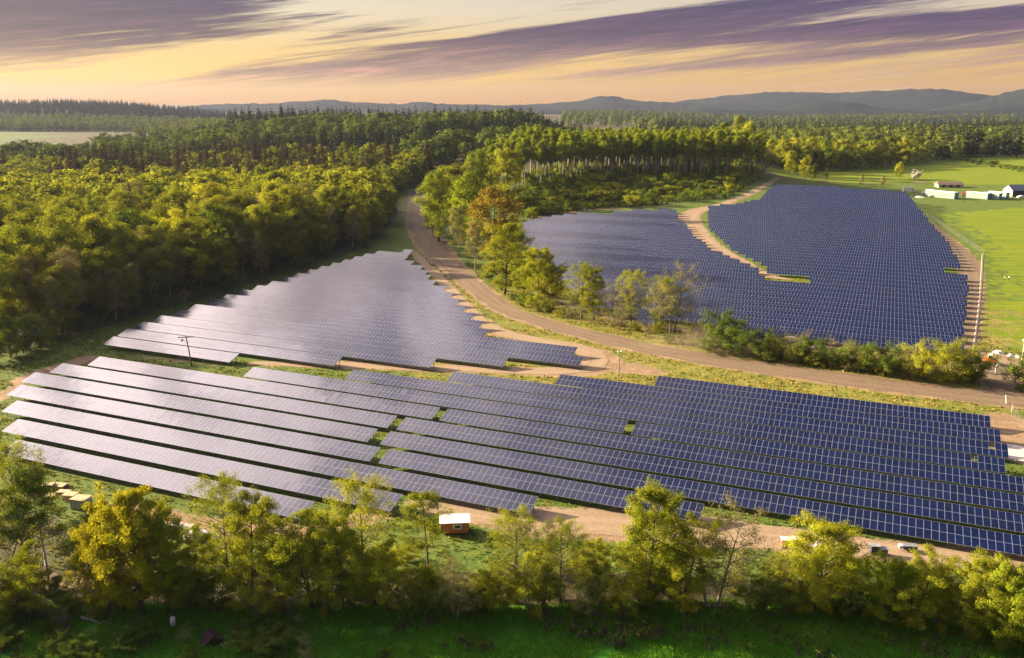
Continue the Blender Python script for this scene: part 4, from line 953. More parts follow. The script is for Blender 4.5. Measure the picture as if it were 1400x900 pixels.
# rough grass on the verges between the panels and the roads
def verge():
    n = 130000; q = np.c_[R.uniform(-120, 125, n), R.uniform(104, 330, n)]
    q = q[seen(q, 0, -20, 1420)]
    d = np.full(len(q), -1e3)
    for P, W, _ in ROADW.values(): d = np.maximum(d, seg_dist(q[:,0], q[:,1], P, W))
    for P, W in EXTRAW: d = np.maximum(d, seg_dist(q[:,0], q[:,1], P, W))
    q = q[(d < -.2+1.3*(vnoise(q[:,0], q[:,1], 2.5, 85)-.5)) & (vnoise(q[:,0], q[:,1], 3, 86)*.6+R.random(len(q))*.4 > .42)]
    for P in (MIDP, RIGHTP): q = q[~in_poly(q[:,0], q[:,1], np.array([un(a, b, 1.5)[:2] for a, b in P]))]
    tt = q[:,0]*T[0]+q[:,1]*T[1]; ss = q[:,0]*S[0]+q[:,1]*S[1]; fr = ((tt-T0) % PITCH_T)
    inside = np.zeros(len(q), bool)
    for k, segs in NEAR.items():
        for a, b in segs: inside |= (tt > T0+PITCH_T*k-.3) & (tt < T0+PITCH_T*k+4.0) & (ss > a) & (ss < b)
    q = q[~inside]
    h = R.uniform(.12, .45, len(q)); a = R.random(len(q))*2*pi; w = R.uniform(.10, .28, len(q)); lean = R.normal(0, .2, (len(q), 2))*h[:,None]; dx = np.c_[np.cos(a), np.sin(a)]*w[:,None]
    z = np.zeros(len(q))
    V = np.stack([np.c_[q-dx*.5, z-.03], np.c_[q+dx*.5, z-.03], np.c_[q+dx+lean, z+h*.9], np.c_[q-dx+lean, z+h]], 1).reshape(-1, 3)
    dry = sstep(-60, 10, q[:,0])*sstep(150, 175, q[:,1])*(1-sstep(90, 130, q[:,0]))
    m = leafmat('verge_grass', (.045, .075, .012), (.22, .19, .045), .3)
    tag(link('verge_grass', mesh_np('verge_grass', V, np.arange(len(V)).reshape(-1, 4), attrs={'tint': ('FACE', np.clip(R.random(len(q))*.5+dry*.75, 0, 1.3))}, mats=[m])), 'rough yellowish grass on the verges between panels and roads', 'grass', kind='stuff')
verge()

# ------------------------------------------------------------------ buildings, vehicles and small things
def part(root, name, b, m, bev=0.0, smooth=False):
    o = link(name, b.mesh(name, m, smooth), root)
    if bev: bevel(o, bev)
    return o
def cabin(p, rz):
    t = thing('site_cabin', 'orange board cabin with white roof and one white-framed window in front of the panels', 'cabin', (p[0], p[1], 0), rz, sc=.74)
    L, W, H = 5.4, 2.6, 2.5
    b = MB(); b.box((0,0,.35), (L,W,H-.35)); part(t, 'wall', b, M['orange_wood'])
    b = MB()
    for i in range(19): b.box((-L/2+.14+i*.285, -W/2-.012, .37), (.02, .02, H-.4))
    b.box((-L/2+.05, -W/2-.014, .35), (.11, .026, H-.36)); b.box((L/2-.05, -W/2-.014, .35), (.11, .026, H-.36)); part(t, 'batten', b, M['red'])
    b = MB(); b.add([(-L/2-.25,-W/2-.3,H-.02),(L/2+.25,-W/2-.3,H-.02),(L/2+.25,W/2+.25,H+.42),(-L/2-.25,W/2+.25,H+.42),(-L/2-.25,-W/2-.3,H+.12),(L/2+.25,-W/2-.3,H+.12),(L/2+.25,W/2+.25,H+.56),(-L/2-.25,W/2+.25,H+.56)], [(3,2,1,0),(4,5,6,7),(0,1,5,4),(1,2,6,5),(2,3,7,6),(3,0,4,7)])
    part(t, 'roof', b, M['tarp_white'])
    w = MB(); x0, z0, ww, hh = .45, 1.15, 1.75, 1.05
    for (c, d) in [((x0,-W/2-.03,z0), (ww,.06,.22)), ((x0,-W/2-.03,z0+hh-.22), (ww,.06,.22)), ((x0-ww/2+.2,-W/2-.03,z0+.22), (.4,.06,hh-.44)), ((x0+ww/2-.14,-W/2-.03,z0+.22), (.28,.06,hh-.44))]: w.box(c, d)
    wo = part(t, 'window', w, M['white'])
    g = MB(); g.box((x0+.06, -W/2-.02, z0+.22), (ww-.68, .03, hh-.44)); link('pane', g.mesh('pane', M['glass']), wo)
    b = MB(); b.box((-1.6, -W/2-.02, .36), (.85, .04, 1.95)); d = part(t, 'door', b, M['orange_wood'])
    h = MB(); h.box((-1.3, -W/2-.06, 1.25), (.14, .05, .04)); link('handle', h.mesh('handle', M['steel']), d)
    for x in (-1.9, 1.9):
        b = MB(); b.box((x, 0, 0), (.3, W*.9, .36)); part(t, 'skid', b, M['dark'])
p = un(622, 727); cabin(p, radians(5))

def utility_pole():
    p = un(262, 501); t = thing('utility_pole', 'dark leaning utility pole with crossarm between the foreground and middle panels', 'pole', (p[0], p[1], 0), radians(12))
    h = height_for(p, 459)
    b = MB(); b.tube([(0,0,-.3),(-.25,0,h*.5),(-.62,0,h)], [.17,.14,.11], 8); part(t, 'pole', b, M['bark'])
    b = MB(); b.box((-.58,0,h-.45), (3.6,.16,.18)); part(t, 'crossarm', b, M['bark'])
    for x in (-2.1, -1.0, .9):
        b = MB(); b.tube([(x,0,h-.3),(x,0,h+.02)], [.06,.05], 6); part(t, 'insulator', b, M['grey'])
    b = MB(); b.tube([(-1.55,-.12,h-1.25),(-1.55,-.12,h-.75)], [.24,.24], 10); part(t, 'transformer_can', b, M['grey'])
    b = MB(); b.tube([(-.45,0,h*.72),(-1.5,-.05,h-.5)], [.04,.04], 5); part(t, 'brace', b, M['bark'])
utility_pole()
def camera_mast(px, py, top, lab, globe=False):
    p = un(px, py); h = height_for(p, top); t = thing('mast', lab, 'mast', (p[0], p[1], 0), radians(20))
    b = MB(); b.tube([(0,0,-.2),(0,0,h*.5),(0,0,h)], [.13,.11,.09], 8); part(t, 'pole', b, M['white'] if globe else M['grey'])
    if globe:
        b = MB(); n = 9
        for i in range(n-1): pass
        b.tube([(0,0,h-.05+.9*i/8) for i in range(9)], [.05+.43*sin(pi*i/8) for i in range(9)], 10); part(t, 'globe', b, M['lamp'], smooth=True)
    else:
        b = MB(); b.box((0,0,h-.25), (1.0,.10,.10)); part(t, 'arm', b, M['grey'])
        for x in (-.45, .45):
            b = MB(); b.box((x,-.12,h-.18), (.22,.5,.24)); part(t, 'camera_head', b, M['steel'])
        b = MB(); b.box((.16,0,1.2), (.2,.3,.5)); part(t, 'control_box', b, M['steel'])
camera_mast(846, 514, 480, 'slim grey camera mast on the sandy ground behind the foreground panels')
camera_mast(1396, 500, 468, 'white globe-topped mast at the right edge, above the corner bush', True)
def post(px, py, top, lab, lean=0., m='white', r=.07):
    p = un(px, py); h = height_for(p, top); o = MB(); o.tube([(0,0,-.1),(lean*h*.5,0,h*.5),(lean*h,0,h)], [r,r,r*.9], 7)
    t = link('marker_post', o.mesh('marker_post', M[m]), None, (p[0], p[1], 0)); tag(t, lab, 'post')
post(1376, 552, 541, 'white leaning post at the grass tip beside the dirt road, far right', -.2, r=.12)
post(1383, 564, 554, 'short pale post at the start of the wire fence, far right', 0, 'bark_pale', .1)
post(1341, 524, 512, 'pale post standing in front of the last bush by the gate', 0, 'bark_pale', .09)
post(829, 816, 808, 'pale stake at the dark edge of the foreground grass', .1, 'bark_pale', .06)
post(518, 349+2, 344-3, 'white stake beside the dirt road at the foot of the roadside trees', 0, 'white', .15) if False else None
post(622, 351, 343, 'white stake at the foot of the trees right of the dirt road', 0, 'white', .16)
post(684, 448, 441, 'small white leaning stake on the grass between road and sandy track', -.4, 'white', .09)

def fence(pts, step, h, lab, lit_line=False):
    P = np.array([un(a, b)[:2] for a, b in pts]); d = np.r_[0, np.cumsum(np.hypot(*np.diff(P, axis=0).T))]
    n = int(d[-1]/step)+1; s = np.linspace(0, d[-1], n); X = np.interp(s, d, P[:,0]); Y = np.interp(s, d, P[:,1])
    t = thing('wire_fence', lab, 'fence', (X[0], Y[0], 0))
    pm = MB(); pm.tube([(0,0,-.2),(0,0,h)], [.05,.05], 6); me = pm.mesh('fence_post', M['bark_grey'])
    for x, y in zip(X, Y): link('fence_post', me, t, (x-X[0], y-Y[0], 0))
    w = MB()
    for z in np.linspace(.15, h-.05, 7):
        w.tube(np.c_[X-X[0], Y-Y[0], np.full(n, z)], .007, 4, cap=False)
    for i in range(n-1):
        for k in range(4):
            x = X[i]+(X[i+1]-X[i])*k/4-X[0]; y = Y[i]+(Y[i+1]-Y[i])*k/4-Y[0]; w.box((x, y, .1), (.009,.009,h-.15))
    link('mesh', w.mesh('mesh', M['grey']), t)
    if lit_line:
        r = MB(); r.tube(np.c_[X-X[0]-.3, Y-Y[0], np.full(n, .08)], .15, 6); link('lit_mesh_line', r.mesh('lit_mesh_line', M['bark_pale']), t)  # pale tube added to stand in for sunlit mesh seen edge-on
fence([(1238,279),(1270,298),(1310,325),(1344,348)], 4, 2.2, 'mesh fence running diagonally along the top right of the right panel field')
fence([(1344,348),(1341,400),(1337,440),(1332,479)], 4, 2.1, 'fence with pale sunlit line between dirt track and bright right field', True)
fence([(1333,481),(1362,487),(1430,498)], 4, 1.8, 'mesh fence at the lower end of the bright right field')
fence([(1383,564),(1394,580),(1412,604)], 3, 1.9, 'wire fence at the far right behind the foreground panels')

def gate(px, py, rz):
    p = un(px, py); t = thing('gate', 'grey mesh gate beside the last bush, closing the track to the yard', 'gate', (p[0], p[1], 0), rz)
    for i, x in enumerate((-4.0, 0, 4.0)):
        b = MB(); b.box((x,0,-.1), (.18,.18,2.2)); part(t, 'gate_post', b, M['white'])
    for x in (-2, 2):
        b = MB()
        for z in (.2, 1.0, 1.85): b.box((x,0,z), (3.7,.07,.07))
        for k in range(14): b.box((x-1.8+k*.277,0,.2), (.035,.035,1.7))
        part(t, 'leaf', b, M['grey'])
gate(1361, 511, radians(-8))

def container(px, py, L, rz, lab, W=2.6, H=2.9):
    p = un(px, py); t = thing('shipping_container', lab, 'container', (p[0], p[1], float(hgt(p[0], p[1]))), rz)
    b = MB(); b.box((0,L/2,.15), (W,L,H-.25))
    n = int(L/.3)
    for i in range(n):
        for s in (-1, 1): b.box((s*(W/2+.02), .15+i*.3, .3), (.05,.15,H-.5))
    part(t, 'side_wall', b, M['pale_teal'])
    b = MB(); b.box((0,L/2,H-.09), (W+.06,L+.06,.12)); part(t, 'roof', b, M['tarp_white'])
    for s in (-1, 1):
        b = MB(); b.box((s*W/4, -.04, .2), (W/2-.04,.08,H-.35)); d = part(t, 'end_door', b, M['teal'])
        h = MB(); h.tube([(s*.25,-.11,.4),(s*.25,-.11,H-.4)], .035, 5); link('lock_bar', h.mesh('lock_bar', M['steel']), d)
    b = MB()
    for x in (-W/2, W/2):
        for y in (-.02, L+.02): b.box((x, y, 0), (.16,.16,H))
    part(t, 'corner_post', b, M['teal'])
RZC = radians(33)
container(1307, 272.5, 20, RZC, 'longest pale teal container with white roof, left of the truck', 4.6, 4.3)
container(1352, 273, 14, RZC, 'pale teal container with white roof, right of the truck', 4.2, 4.0)
container(1367, 273.5, 11, RZC, 'teal container second from right, its dark doors facing the panels', 3.4, 4.0)
container(1377, 272.5, 12, RZC, 'rightmost teal container, nearest the barn', 3.6, 4.2)

def barn():
    p = un(1388, 268); t = thing('barn', 'cream-gabled barn with grey metal roof and dark shaded long wall at the right edge', 'barn', (p[0], p[1], 0), radians(10))
    L, W, H, R_ = 24, 9, 4.2, 3.0
    b = MB(); b.box((L/2-6,0,0), (L,W,H)); part(t, 'long_wall', b, M['navy'])  # shade on this wall is put into its navy colour
    b = MB(); x = -6-.06
    b.add([(x,-W/2,0),(x,W/2,0),(x,W/2,H),(x,-W/2,H),(x+.05,-W/2,0),(x+.05,W/2,0),(x+.05,W/2,H),(x+.05,-W/2,H)], [(0,3,2,1),(4,5,6,7),(0,1,5,4),(1,2,6,5),(2,3,7,6),(3,0,4,7)])
    b.add([(x,-W/2,H),(x,W/2,H),(x,0,H+R_),(x,0,H+R_),(x+.05,-W/2,H),(x+.05,W/2,H),(x+.05,0,H+R_),(x+.05,0,H+R_)], [(0,2,3,1),(4,5,7,6)])
    part(t, 'gable', b, M['cream'])
    for s in (-1, 1):
        b = MB(); y0, z0 = s*(W/2+.5), H-.33
        V = [(-6.5,y0,z0),(L-5.5,y0,z0),(L-5.5,0,H+R_+.05),(-6.5,0,H+R_+.05)]; V += [(a,c,d+.14) for a, c, d in V]
        b.add(V, [(0,1,2,3),(4,7,6,5),(0,4,5,1),(1,5,6,2),(2,6,7,3),(3,7,4,0)]); part(t, 'roof', b, M['roof_grey'])
    b = MB(); b.box((-6.12,-.5,0), (.1,3.4,3.2)); part(t, 'door', b, M['white'])
    b = MB(); b.box((1,-W/2-.03,1.5), (1.4,.08,1.0)); part(t, 'window', b, M['glass'])
    b = MB(); b.box((7,-W/2-.03,0), (3.4,.08,3.2)); part(t, 'sliding_door', b, M['grey'])
barn()
def low_shed():
    p = un(1297, 256); t = thing('low_shed', 'low long shed with brown earthy roof behind the containers', 'shed', (p[0], p[1], 0), radians(-6))
    b = MB(); b.box((0,0,0), (17,8,2.2)); part(t, 'wall', b, M['cream'])
    b = MB(); V = [(-9.5,-4.8,2.1),(9.5,-4.8,2.1),(9.5,4.8,2.1),(-9.5,4.8,2.1),(-8,-.3,4.1),(8,-.3,4.1),(8,.3,4.1),(-8,.3,4.1)]
    b.add(V, [(3,2,1,0),(4,5,6,7),(0,1,5,4),(1,2,6,5),(2,3,7,6),(3,0,4,7)]); part(t, 'roof', b, M['brown_roof'])
    for x in (-5, 0, 5):
        b = MB(); b.box((x,-4.03,.2), (2.2,.1,1.7)); part(t, 'door', b, M['dark'])
low_shed()
def wheel(t, x, y, r=.36, w=.24):
    b = MB(); b.tube([(x,y-w/2,r),(x,y+w/2,r)], [r,r], 14); o = part(t, 'wheel', b, M['dark'])
    h = MB(); h.tube([(x,y-w/2-.01,r),(x,y+w/2+.01,r)], [r*.5,r*.5], 10); link('rim', h.mesh('rim', M['steel']), o)
def car(p, rz, lab, paint='white', k=1.0):
    t = thing('parked_car', lab, 'car', (p[0], p[1], float(hgt(p[0], p[1]))), rz, sc=k)
    prof_ = [(-2.1,.35),(-2.15,.75),(-1.95,.98),(-1.2,1.03),(-.75,1.42),(.75,1.46),(1.45,1.02),(2.05,.88),(2.15,.6),(2.1,.35)]
    V = [(x, s*(.86-(.13 if z > 1.1 else 0)), z) for s in (-1, 1) for x, z in prof_]; n = len(prof_); b = MB()
    b.add(V, [(i, i+1, n+i+1, n+i) for i in range(n-1)]+[(n-1, 0, n, 2*n-1)]+[(0,n-1,8,1),(1,8,7,2),(2,7,6,3),(3,6,5,4)]+[(n,n+1,n+8,2*n-1),(n+1,n+2,n+7,n+8),(n+2,n+3,n+6,n+7),(n+3,n+4,n+5,n+6)])
    part(t, 'body', b, M[paint], .05)
    g = MB(); g.box((-.0,0,1.05), (1.7,1.62,.34), top=(.82,.93)); part(t, 'side_window', g, M['glass'])
    g = MB(); g.add([(1.38,-.7,1.08),(1.38,.7,1.08),(.80,.66,1.45),(.80,-.66,1.45),(1.40,-.7,1.10),(1.40,.7,1.10),(.82,.66,1.47),(.82,-.66,1.47)], [(3,2,1,0),(4,5,6,7),(0,1,5,4),(1,2,6,5),(2,3,7,6),(3,0,4,7)]); part(t, 'windscreen', g, M['glass'])
    for x in (-1.35, 1.35):
        for y in (-.8, .8): wheel(t, x, y)
    for y in (-.6, .6):
        b = MB(); b.box((2.12,y,.62), (.06,.36,.16)); part(t, 'headlight', b, M['lamp'])
def van(p, rz, lab, L=5.6, H=2.4, paint='white', k=1.0):
    t = thing('parked_van', lab, 'van', (p[0], p[1], float(hgt(p[0], p[1]))), rz, sc=k)
    prof_ = [(-L/2,.4),(-L/2,H-.1),(-L/2+.1,H),(L/2-1.7,H),(L/2-.9,1.35),(L/2-.1,1.15),(L/2,.8),(L/2,.4)]; n = len(prof_)
    V = [(x, s*.98, z) for s in (-1, 1) for x, z in prof_]; b = MB()
    b.add(V, [(i, i+1, n+i+1, n+i) for i in range(n-1)]+[(n-1,0,n,2*n-1),(0,3,2,1),(0,7,4,3),(4,7,6,5),(n,n+1,n+2,n+3),(n,n+3,n+4,n+7),(n+4,n+5,n+6,n+7)]); part(t, 'body', b, M[paint], .05)
    g = MB(); x0, x1 = L/2-1.62, L/2-.98
    g.add([(x1,-.85,1.42),(x1,.85,1.42),(x0,.85,H-.08),(x0,-.85,H-.08),(x1+.04,-.85,1.44),(x1+.04,.85,1.44),(x0+.04,.85,H-.06),(x0+.04,-.85,H-.06)], [(3,2,1,0),(4,5,6,7),(0,1,5,4),(1,2,6,5),(2,3,7,6),(3,0,4,7)]); part(t, 'windscreen', g, M['glass'])
    for s in (-1, 1):
        g = MB(); g.box((L/2-1.9, s*.985, 1.35), (.8,.03,.6)); part(t, 'side_window', g, M['glass'])
    for x in (-L/2+.9, L/2-.95):
        for y in (-.88, .88): wheel(t, x, y, .38)
def lorry(p, rz, lab, k=1.0):
    t = thing('flatbed_truck', lab, 'truck', (p[0], p[1], float(hgt(p[0], p[1]))), rz, sc=k)
    b = MB(); b.box((3.1,0,.7), (2.1,2.3,2.1), top=(.82,.95)); c = part(t, 'cab', b, M['white'], .08)
    g = MB(); g.box((3.95,0,1.75), (.25,1.9,.8)); link('windscreen', g.mesh('windscreen', M['glass']), c)
    b = MB(); b.box((-.9,0,.95), (5.6,2.3,.22)); part(t, 'flatbed', b, M['grey'])
    b = MB(); b.box((-2.4,0,1.17), (2.2,2.0,1.3)); b.box((.4,.2,1.17), (1.6,1.7,1.0)); part(t, 'load', b, M['red'])
    b = MB(); b.tube([(1.6,0,1.1),(1.4,0,3.0),(-.6,0,3.7),(-1.8,0,2.9)], [.18,.14,.11,.08], 7); part(t, 'crane_arm', b, M['orange'])
    for x in (-2.6, -1.5, 3.0):
        for y in (-1.0, 1.0): wheel(t, x, y, .5, .35)
van(un(1243,263), radians(-14), 'long white box van left of all the containers', 7.2, 3.0, k=1.15)
car(un(1277,270), radians(155), 'white car parked in front of the longest container', k=1.4)
van(un(1268,266), radians(160), 'white van parked behind the white sheets near the containers', 5.4, 2.6, k=1.3)
lorry(un(1325,270), radians(-25), 'white and red flatbed truck between the two groups of containers', 1.25)
car(un(1396,271), radians(8), 'light car standing in front of the barn', k=1.2)
def heap(name, p, rg, n, spread, size, m, lab, cat):
    """a heap of sagging sacks or sheets: one continuous crumpled mesh"""
    g = 22; u = np.linspace(-1, 1, g); X, Y = np.meshgrid(u, u); r = np.hypot(X, Y)
    Z = np.zeros_like(X)
    for i in range(n):
        cx, cy = rg.uniform(-.65, .65, 2); Z = np.maximum(Z, (.5+.5*rg.random())*np.exp(-((X-cx)**2+(Y-cy)**2)/.06))
    Z = Z*(1-np.clip(r, 0, 1)**3) + .06*rg.random(X.shape)*(r < .95)
    V = np.c_[X.ravel()*spread[0], Y.ravel()*spread[1], Z.ravel()*size-.05]
    idx = np.arange(g*g).reshape(g, g); Q = np.stack([idx[:-1,:-1], idx[:-1,1:], idx[1:,1:], idx[1:,:-1]], -1).reshape(-1, 4)
    tag(link(name, mesh_np(name, V, Q, mats=[m], smooth=True), None, (p[0], p[1], float(hgt(p[0], p[1]))), rg.random()*3), lab, cat)
heap('white_sheeting', un(1258,269.5), R, 6, (5.5, 3.6), 1.2, M['tarp_white'], 'crumpled white sheeting on the grass in front of the vans', 'sheeting')
heap('sack_pile', un(1366,484), R, 5, (2.4, 1.1), 1.1, M['tarp_white'], 'pile of white sacks by the lower fence of the bright field, left one', 'sacks')
heap('sack_pile', un(1386,488), R, 5, (2.0, 1.0), .9, M['tarp_white'], 'flatter pile of white sacks by the lower fence, next to the globe mast', 'sacks')
heap('sack_pile', un(152,698), R, 7, (2.6, 1.7), 1.2, M['tarp_white'], 'white sacks shining through the golden tree', 'sacks')
heap('sack_pile', un(160,684), R, 3, (1.1, .9), 1.0, M['tarp_white'], 'small white bag above the other sacks, right of the golden tree', 'sacks')
heap('sheet_bundle', un(1043,463), R, 4, (2.0, 1.0), .8, M['tarp_white'], 'white bundle under the right panels, left of the pallet pile', 'bundle')
heap('sheet_bundle', un(1050,468), R, 4, (2.0, 1.0), .8, M['cloth_white'], 'cream bundle just below the white bundle, behind the bushes', 'bundle')
heap('sheet_bundle', un(1118,474), R, 4, (2.2, 1.1), 1.0, M['tarp_white'], 'white bundle right of the pallet pile, under the right panels', 'bundle')

def pallet_stack(p, rz, n, lab, top=None, w=(2.4, 1.3), m='pale_wood', gap=.16):
    t = thing('pallet_stack', lab, 'pallets', (p[0], p[1], 0), rz)
    for i in range(n):
        b = MB(); z = i*gap
        for k in range(6): b.box((-w[0]/2+.18+k*(w[0]-.36)/5,0,z+.11), (.26,w[1],.03))
        for y in (-w[1]/2+.08, 0, w[1]/2-.08): b.box((0,y,z), (w[0],.1,.11))
        part(t, 'pallet', b, M[m])
    if top:
        b = MB(); b.box((0,0,n*gap), (w[0]*.95,w[1]*.95,top)); part(t, 'stacked_boards', b, M[m], .02)
pallet_stack(un(80,667), radians(-8), 2, 'flat pale timber stack farthest up behind the left trees', .25, (2.6,1.6))
pallet_stack(un(88,675), radians(-8), 2, 'thin pale timber stack in the middle of the left stacks', .15, (2.2,1.2))
pallet_stack(un(66,668), radians(6), 3, 'pale stack half hidden by the left trees', .3, (2.0,1.4))
pallet_stack(un(68,680), radians(20), 2, 'small pale pallet low beside the left trees', None, (1.6,1.0))
pallet_stack(un(97,682), radians(-8), 3, 'pale timber stack touching the crate with the plywood lid', .4, (2.2,1.6))
def crate(p, rz, d, lab, lid='pale_wood', body='grey'):
    t = thing('crate', lab, 'crate', (p[0], p[1], float(hgt(p[0], p[1]))), rz)
    b = MB(); b.box((0,0,.1), d); part(t, 'body', b, M[body], .02)
    b = MB(); b.box((0,0,d[2]+.1), (d[0]+.12,d[1]+.12,.09)); part(t, 'lid', b, M[lid])
    b = MB()
    for x in (-d[0]/2+.1, 0, d[0]/2-.1): b.box((x,0,0), (.12,d[1],.1))
    for x in (-d[0]/2+.08, d[0]/2-.08): b.box((x,-d[1]/2-.025,.1), (.1,.04,d[2]-.01))
    part(t, 'runner', b, M['pale_wood'])
crate(un(112,694), radians(-14), (2.4,1.9,1.5), 'big crate with a pale plywood lid at the right end of the timber stacks')
crate(un(1075,748), radians(-6), (1.5,1.1,1.1), 'red-brown box on the sandy strip, left of the white boxes', 'tarp_white', 'red')
crate(un(1091,748), radians(-6), (1.5,1.1,1.2), 'white box beside the red-brown box on the sandy strip', 'tarp_white', 'white')
crate(un(1195,757), radians(-8), (1.25,.9,1.15), 'dark grey crate in front of the foreground panels, left of two', 'steel', 'navy')
crate(un(1207,759), radians(-8), (1.0,.8,.9), 'dark grey crate in front of the foreground panels, right of two', 'grey', 'navy')
heap('sack_pile', un(1122,748), R, 6, (2.6,.9), 1.0, M['tarp_white'], 'white wrapped goods glimpsed through the spreading forked tree', 'sacks')
heap('sack_pile', un(1150,752), R, 4, (1.6,.8), .9, M['cloth_white'], 'cream sacks right of the spreading forked tree', 'sacks')
def trailer(p, rz):
    t = thing('trailer', 'low black trailer with pale front on the sandy strip, right of the dark crates', 'trailer', (p[0], p[1], 0), rz, sc=.68)
    b = MB(); b.box((0,0,.5), (2.6,1.5,.75)); part(t, 'box', b, M['navy'], .03)
    b = MB(); b.box((0,0,1.26), (2.66,1.56,.07)); part(t, 'cover', b, M['grey'])
    b = MB(); b.tube([(-1.3,0,.5),(-2.4,0,.45)], .06, 6); part(t, 'drawbar', b, M['steel'])
    b = MB(); b.box((-1.75,0,.6), (.7,1.0,.6)); part(t, 'tool_box', b, M['white'])
    for y in (-.82, .82): wheel(t, 0, y, .34)
trailer(un(1243,753), radians(-8))
car(un(268,737), radians(-150), 'white car under the trees left of the front panel row', k=.8)
pallet_stack(un(242,726), radians(-15), 4, 'white-topped pallet stack left of the white car', .5, (1.6,1.2), 'white')
pallet_stack(un(258,726), radians(-12), 3, 'low pale pallet stack just behind the white car', .4, (1.5,1.0), 'white')
heap('sheet_bundle', un(297,735), R, 3, (.9,.6), .5, M['tarp_white'], 'small white bundle right of the white car', 'bundle')
pallet_stack(un(1080,468), radians(-6), 5, 'pinkish pallet pile with white covers behind the bushes', .6, (2.6,1.8), 'stone')
def loader():
    p = un(1353,498); t = thing('mini_loader', 'small orange loader with white cab beside the gate', 'loader', (p[0], p[1], 0), radians(-35))
    b = MB(); b.box((0,0,.5), (2.6,1.5,.8)); b.box((-1.0,0,1.3), (.7,1.4,.35)); part(t, 'body', b, M['orange'], .08)
    b = MB(); b.box((0,0,1.3), (1.1,1.3,1.2), top=(.85,.9)); c = part(t, 'cab', b, M['white'], .05)
    g = MB(); g.box((.52,0,1.5), (.1,1.05,.75)); g.box((0,-.64,1.5), (.75,.1,.75)); link('window', g.mesh('window', M['glass']), c)
    for y in (-.7, .7):
        b = MB(); b.tube([(-.6,y,1.5),(.9,y,1.3),(1.7,y,.5)], [.1,.09,.08], 6); part(t, 'arm', b, M['orange'])
    b = MB(); b.add([(1.6,-.9,.1),(1.6,.9,.1),(1.6,.9,.8),(1.6,-.9,.8),(2.3,-.9,.1),(2.3,.9,.1),(1.75,.9,.75),(1.75,-.9,.75)], [(3,2,1,0),(4,5,6,7),(0,1,5,4),(1,2,6,5),(2,3,7,6),(3,0,4,7)]); part(t, 'bucket', b, M['grey'])
    for x in (-.8, .8):
        for y in (-.8, .8): wheel(t, x, y, .45, .35)
loader()

def log(a, b_, r, lab, m='bark_pale'):
    A, B = un(*a), un(*b_); d = B-A; o = MB(); q = np.linspace(0, 1, 6)[:,None]
    P = d*q + np.c_[R.normal(0, .07, 6), R.normal(0, .07, 6), np.full(6, r+.15)]
    o.tube(P, r*(1-.45*q[:,0]), 8); o.tube([P[2], P[2]+np.array([.5,.3,.7])], [r*.4, .02], 5)
    tag(link('fallen_log', o.mesh('fallen_log', M[m], True), None, tuple(A)), lab, 'log')
log((112,848),(142,856), .16, 'short pale fallen log at the left in the foreground')
log((140,852),(160,858), .14, 'broken pale log lying in line behind the longest fallen log')
log((172,855),(208,855), .13, 'straight pale log right of the bare earth patch')
log((100,842),(88,828), .12, 'dark stick leaning by the upturned root', 'bark')
log((120,818),(133,838), .13, 'grey branch fallen under the dark thin tree', 'bark_grey')
log((396,816),(432,809), .10, 'thin pale log at the edge of the dark ditch')
log((306,806),(326,798), .10, 'pale stick in the shade under the open tree', 'bark_grey')
log((232,836),(262,826), .10, 'grey stick above the white barrel', 'bark_grey')
def stump():
    p = un(90,848); o = MB()
    o.tube([(0,0,-.1),(.05,0,.8),(.1,.05,1.3)], [.45,.3,.22], 9)
    for k in range(7):
        a = k*.9; o.tube([(0,0,.2),(cos(a)*.7,sin(a)*.7,.25),(cos(a)*1.3,sin(a)*1.3,.5+.3*(k % 2))], [.16,.09,.02], 5)
    tag(link('root_stump', o.mesh('root_stump', M['bark_grey'], True), None, tuple(p)), 'grey upturned root stump at the bottom left', 'stump')
stump()
def barrel():
    p = un(237,857); o = MB(); o.tube([(0,0,0),(0,0,.05),(0,0,.35),(0,0,.4),(0,0,.8),(0,0,.85),(.03,0,1.25),(.03,0,1.3)], [.27,.3,.3,.32,.3,.32,.29,.2], 14)
    tag(link('barrel', o.mesh('barrel', M['tarp_white'], True), None, tuple(p)), 'white barrel standing in the dark grass at the bottom left', 'barrel')
barrel()
def lean_to():
    p = un(288,880); t = thing('lean_to', 'small collapsed plum-coloured roof in the bushes at the bottom left', 'shelter', tuple(p), radians(38), sc=.8)
    for sg in (-1, 1):
        b = MB(); V = [(0,-1.3,1.55),(0,1.2,1.75),(sg*1.45,1.0,.45+.25*sg),(sg*1.6,-1.1,.35)]; V += [(x+.02*sg,y,z+.07) for x,y,z in V]
        b.add(V, [(3,2,1,0),(4,5,6,7),(0,1,5,4),(1,2,6,5),(2,3,7,6),(3,0,4,7)]); part(t, 'roof_sheet', b, M['plum'])
    for x, y, z in ((-1.4,-.9,.3),(1.4,-.9,.35),(0,1.05,1.6),(0,-1.1,1.45)):
        b = MB(); b.box((x,y,-.1), (.1,.1,z+.08)); part(t, 'prop', b, M['bark'])
    b = MB(); b.box((.2,-1.25,.1), (1.4,.08,.45)); part(t, 'side_board', b, M['plum'])
lean_to()
heap('sheet_bundle', un(306,884), R, 3, (.7,.5), .6, M['stone'], 'pale rubbish bag at the right side of the plum-coloured roof', 'bundle')
for i, (a, b) in enumerate([(116,886),(137,888),(180,868),(358,812),(1058,846)]):
    heap('stone', un(a, b), R, 2, (.4,.3), .35, M['stone'], ['pale stone below the fallen logs','rounder pale stone right of it near the bottom','flat pale stone near the white barrel','pale stone at the edge of the ditch','pale stone by the small path on the right'][i], 'stone')

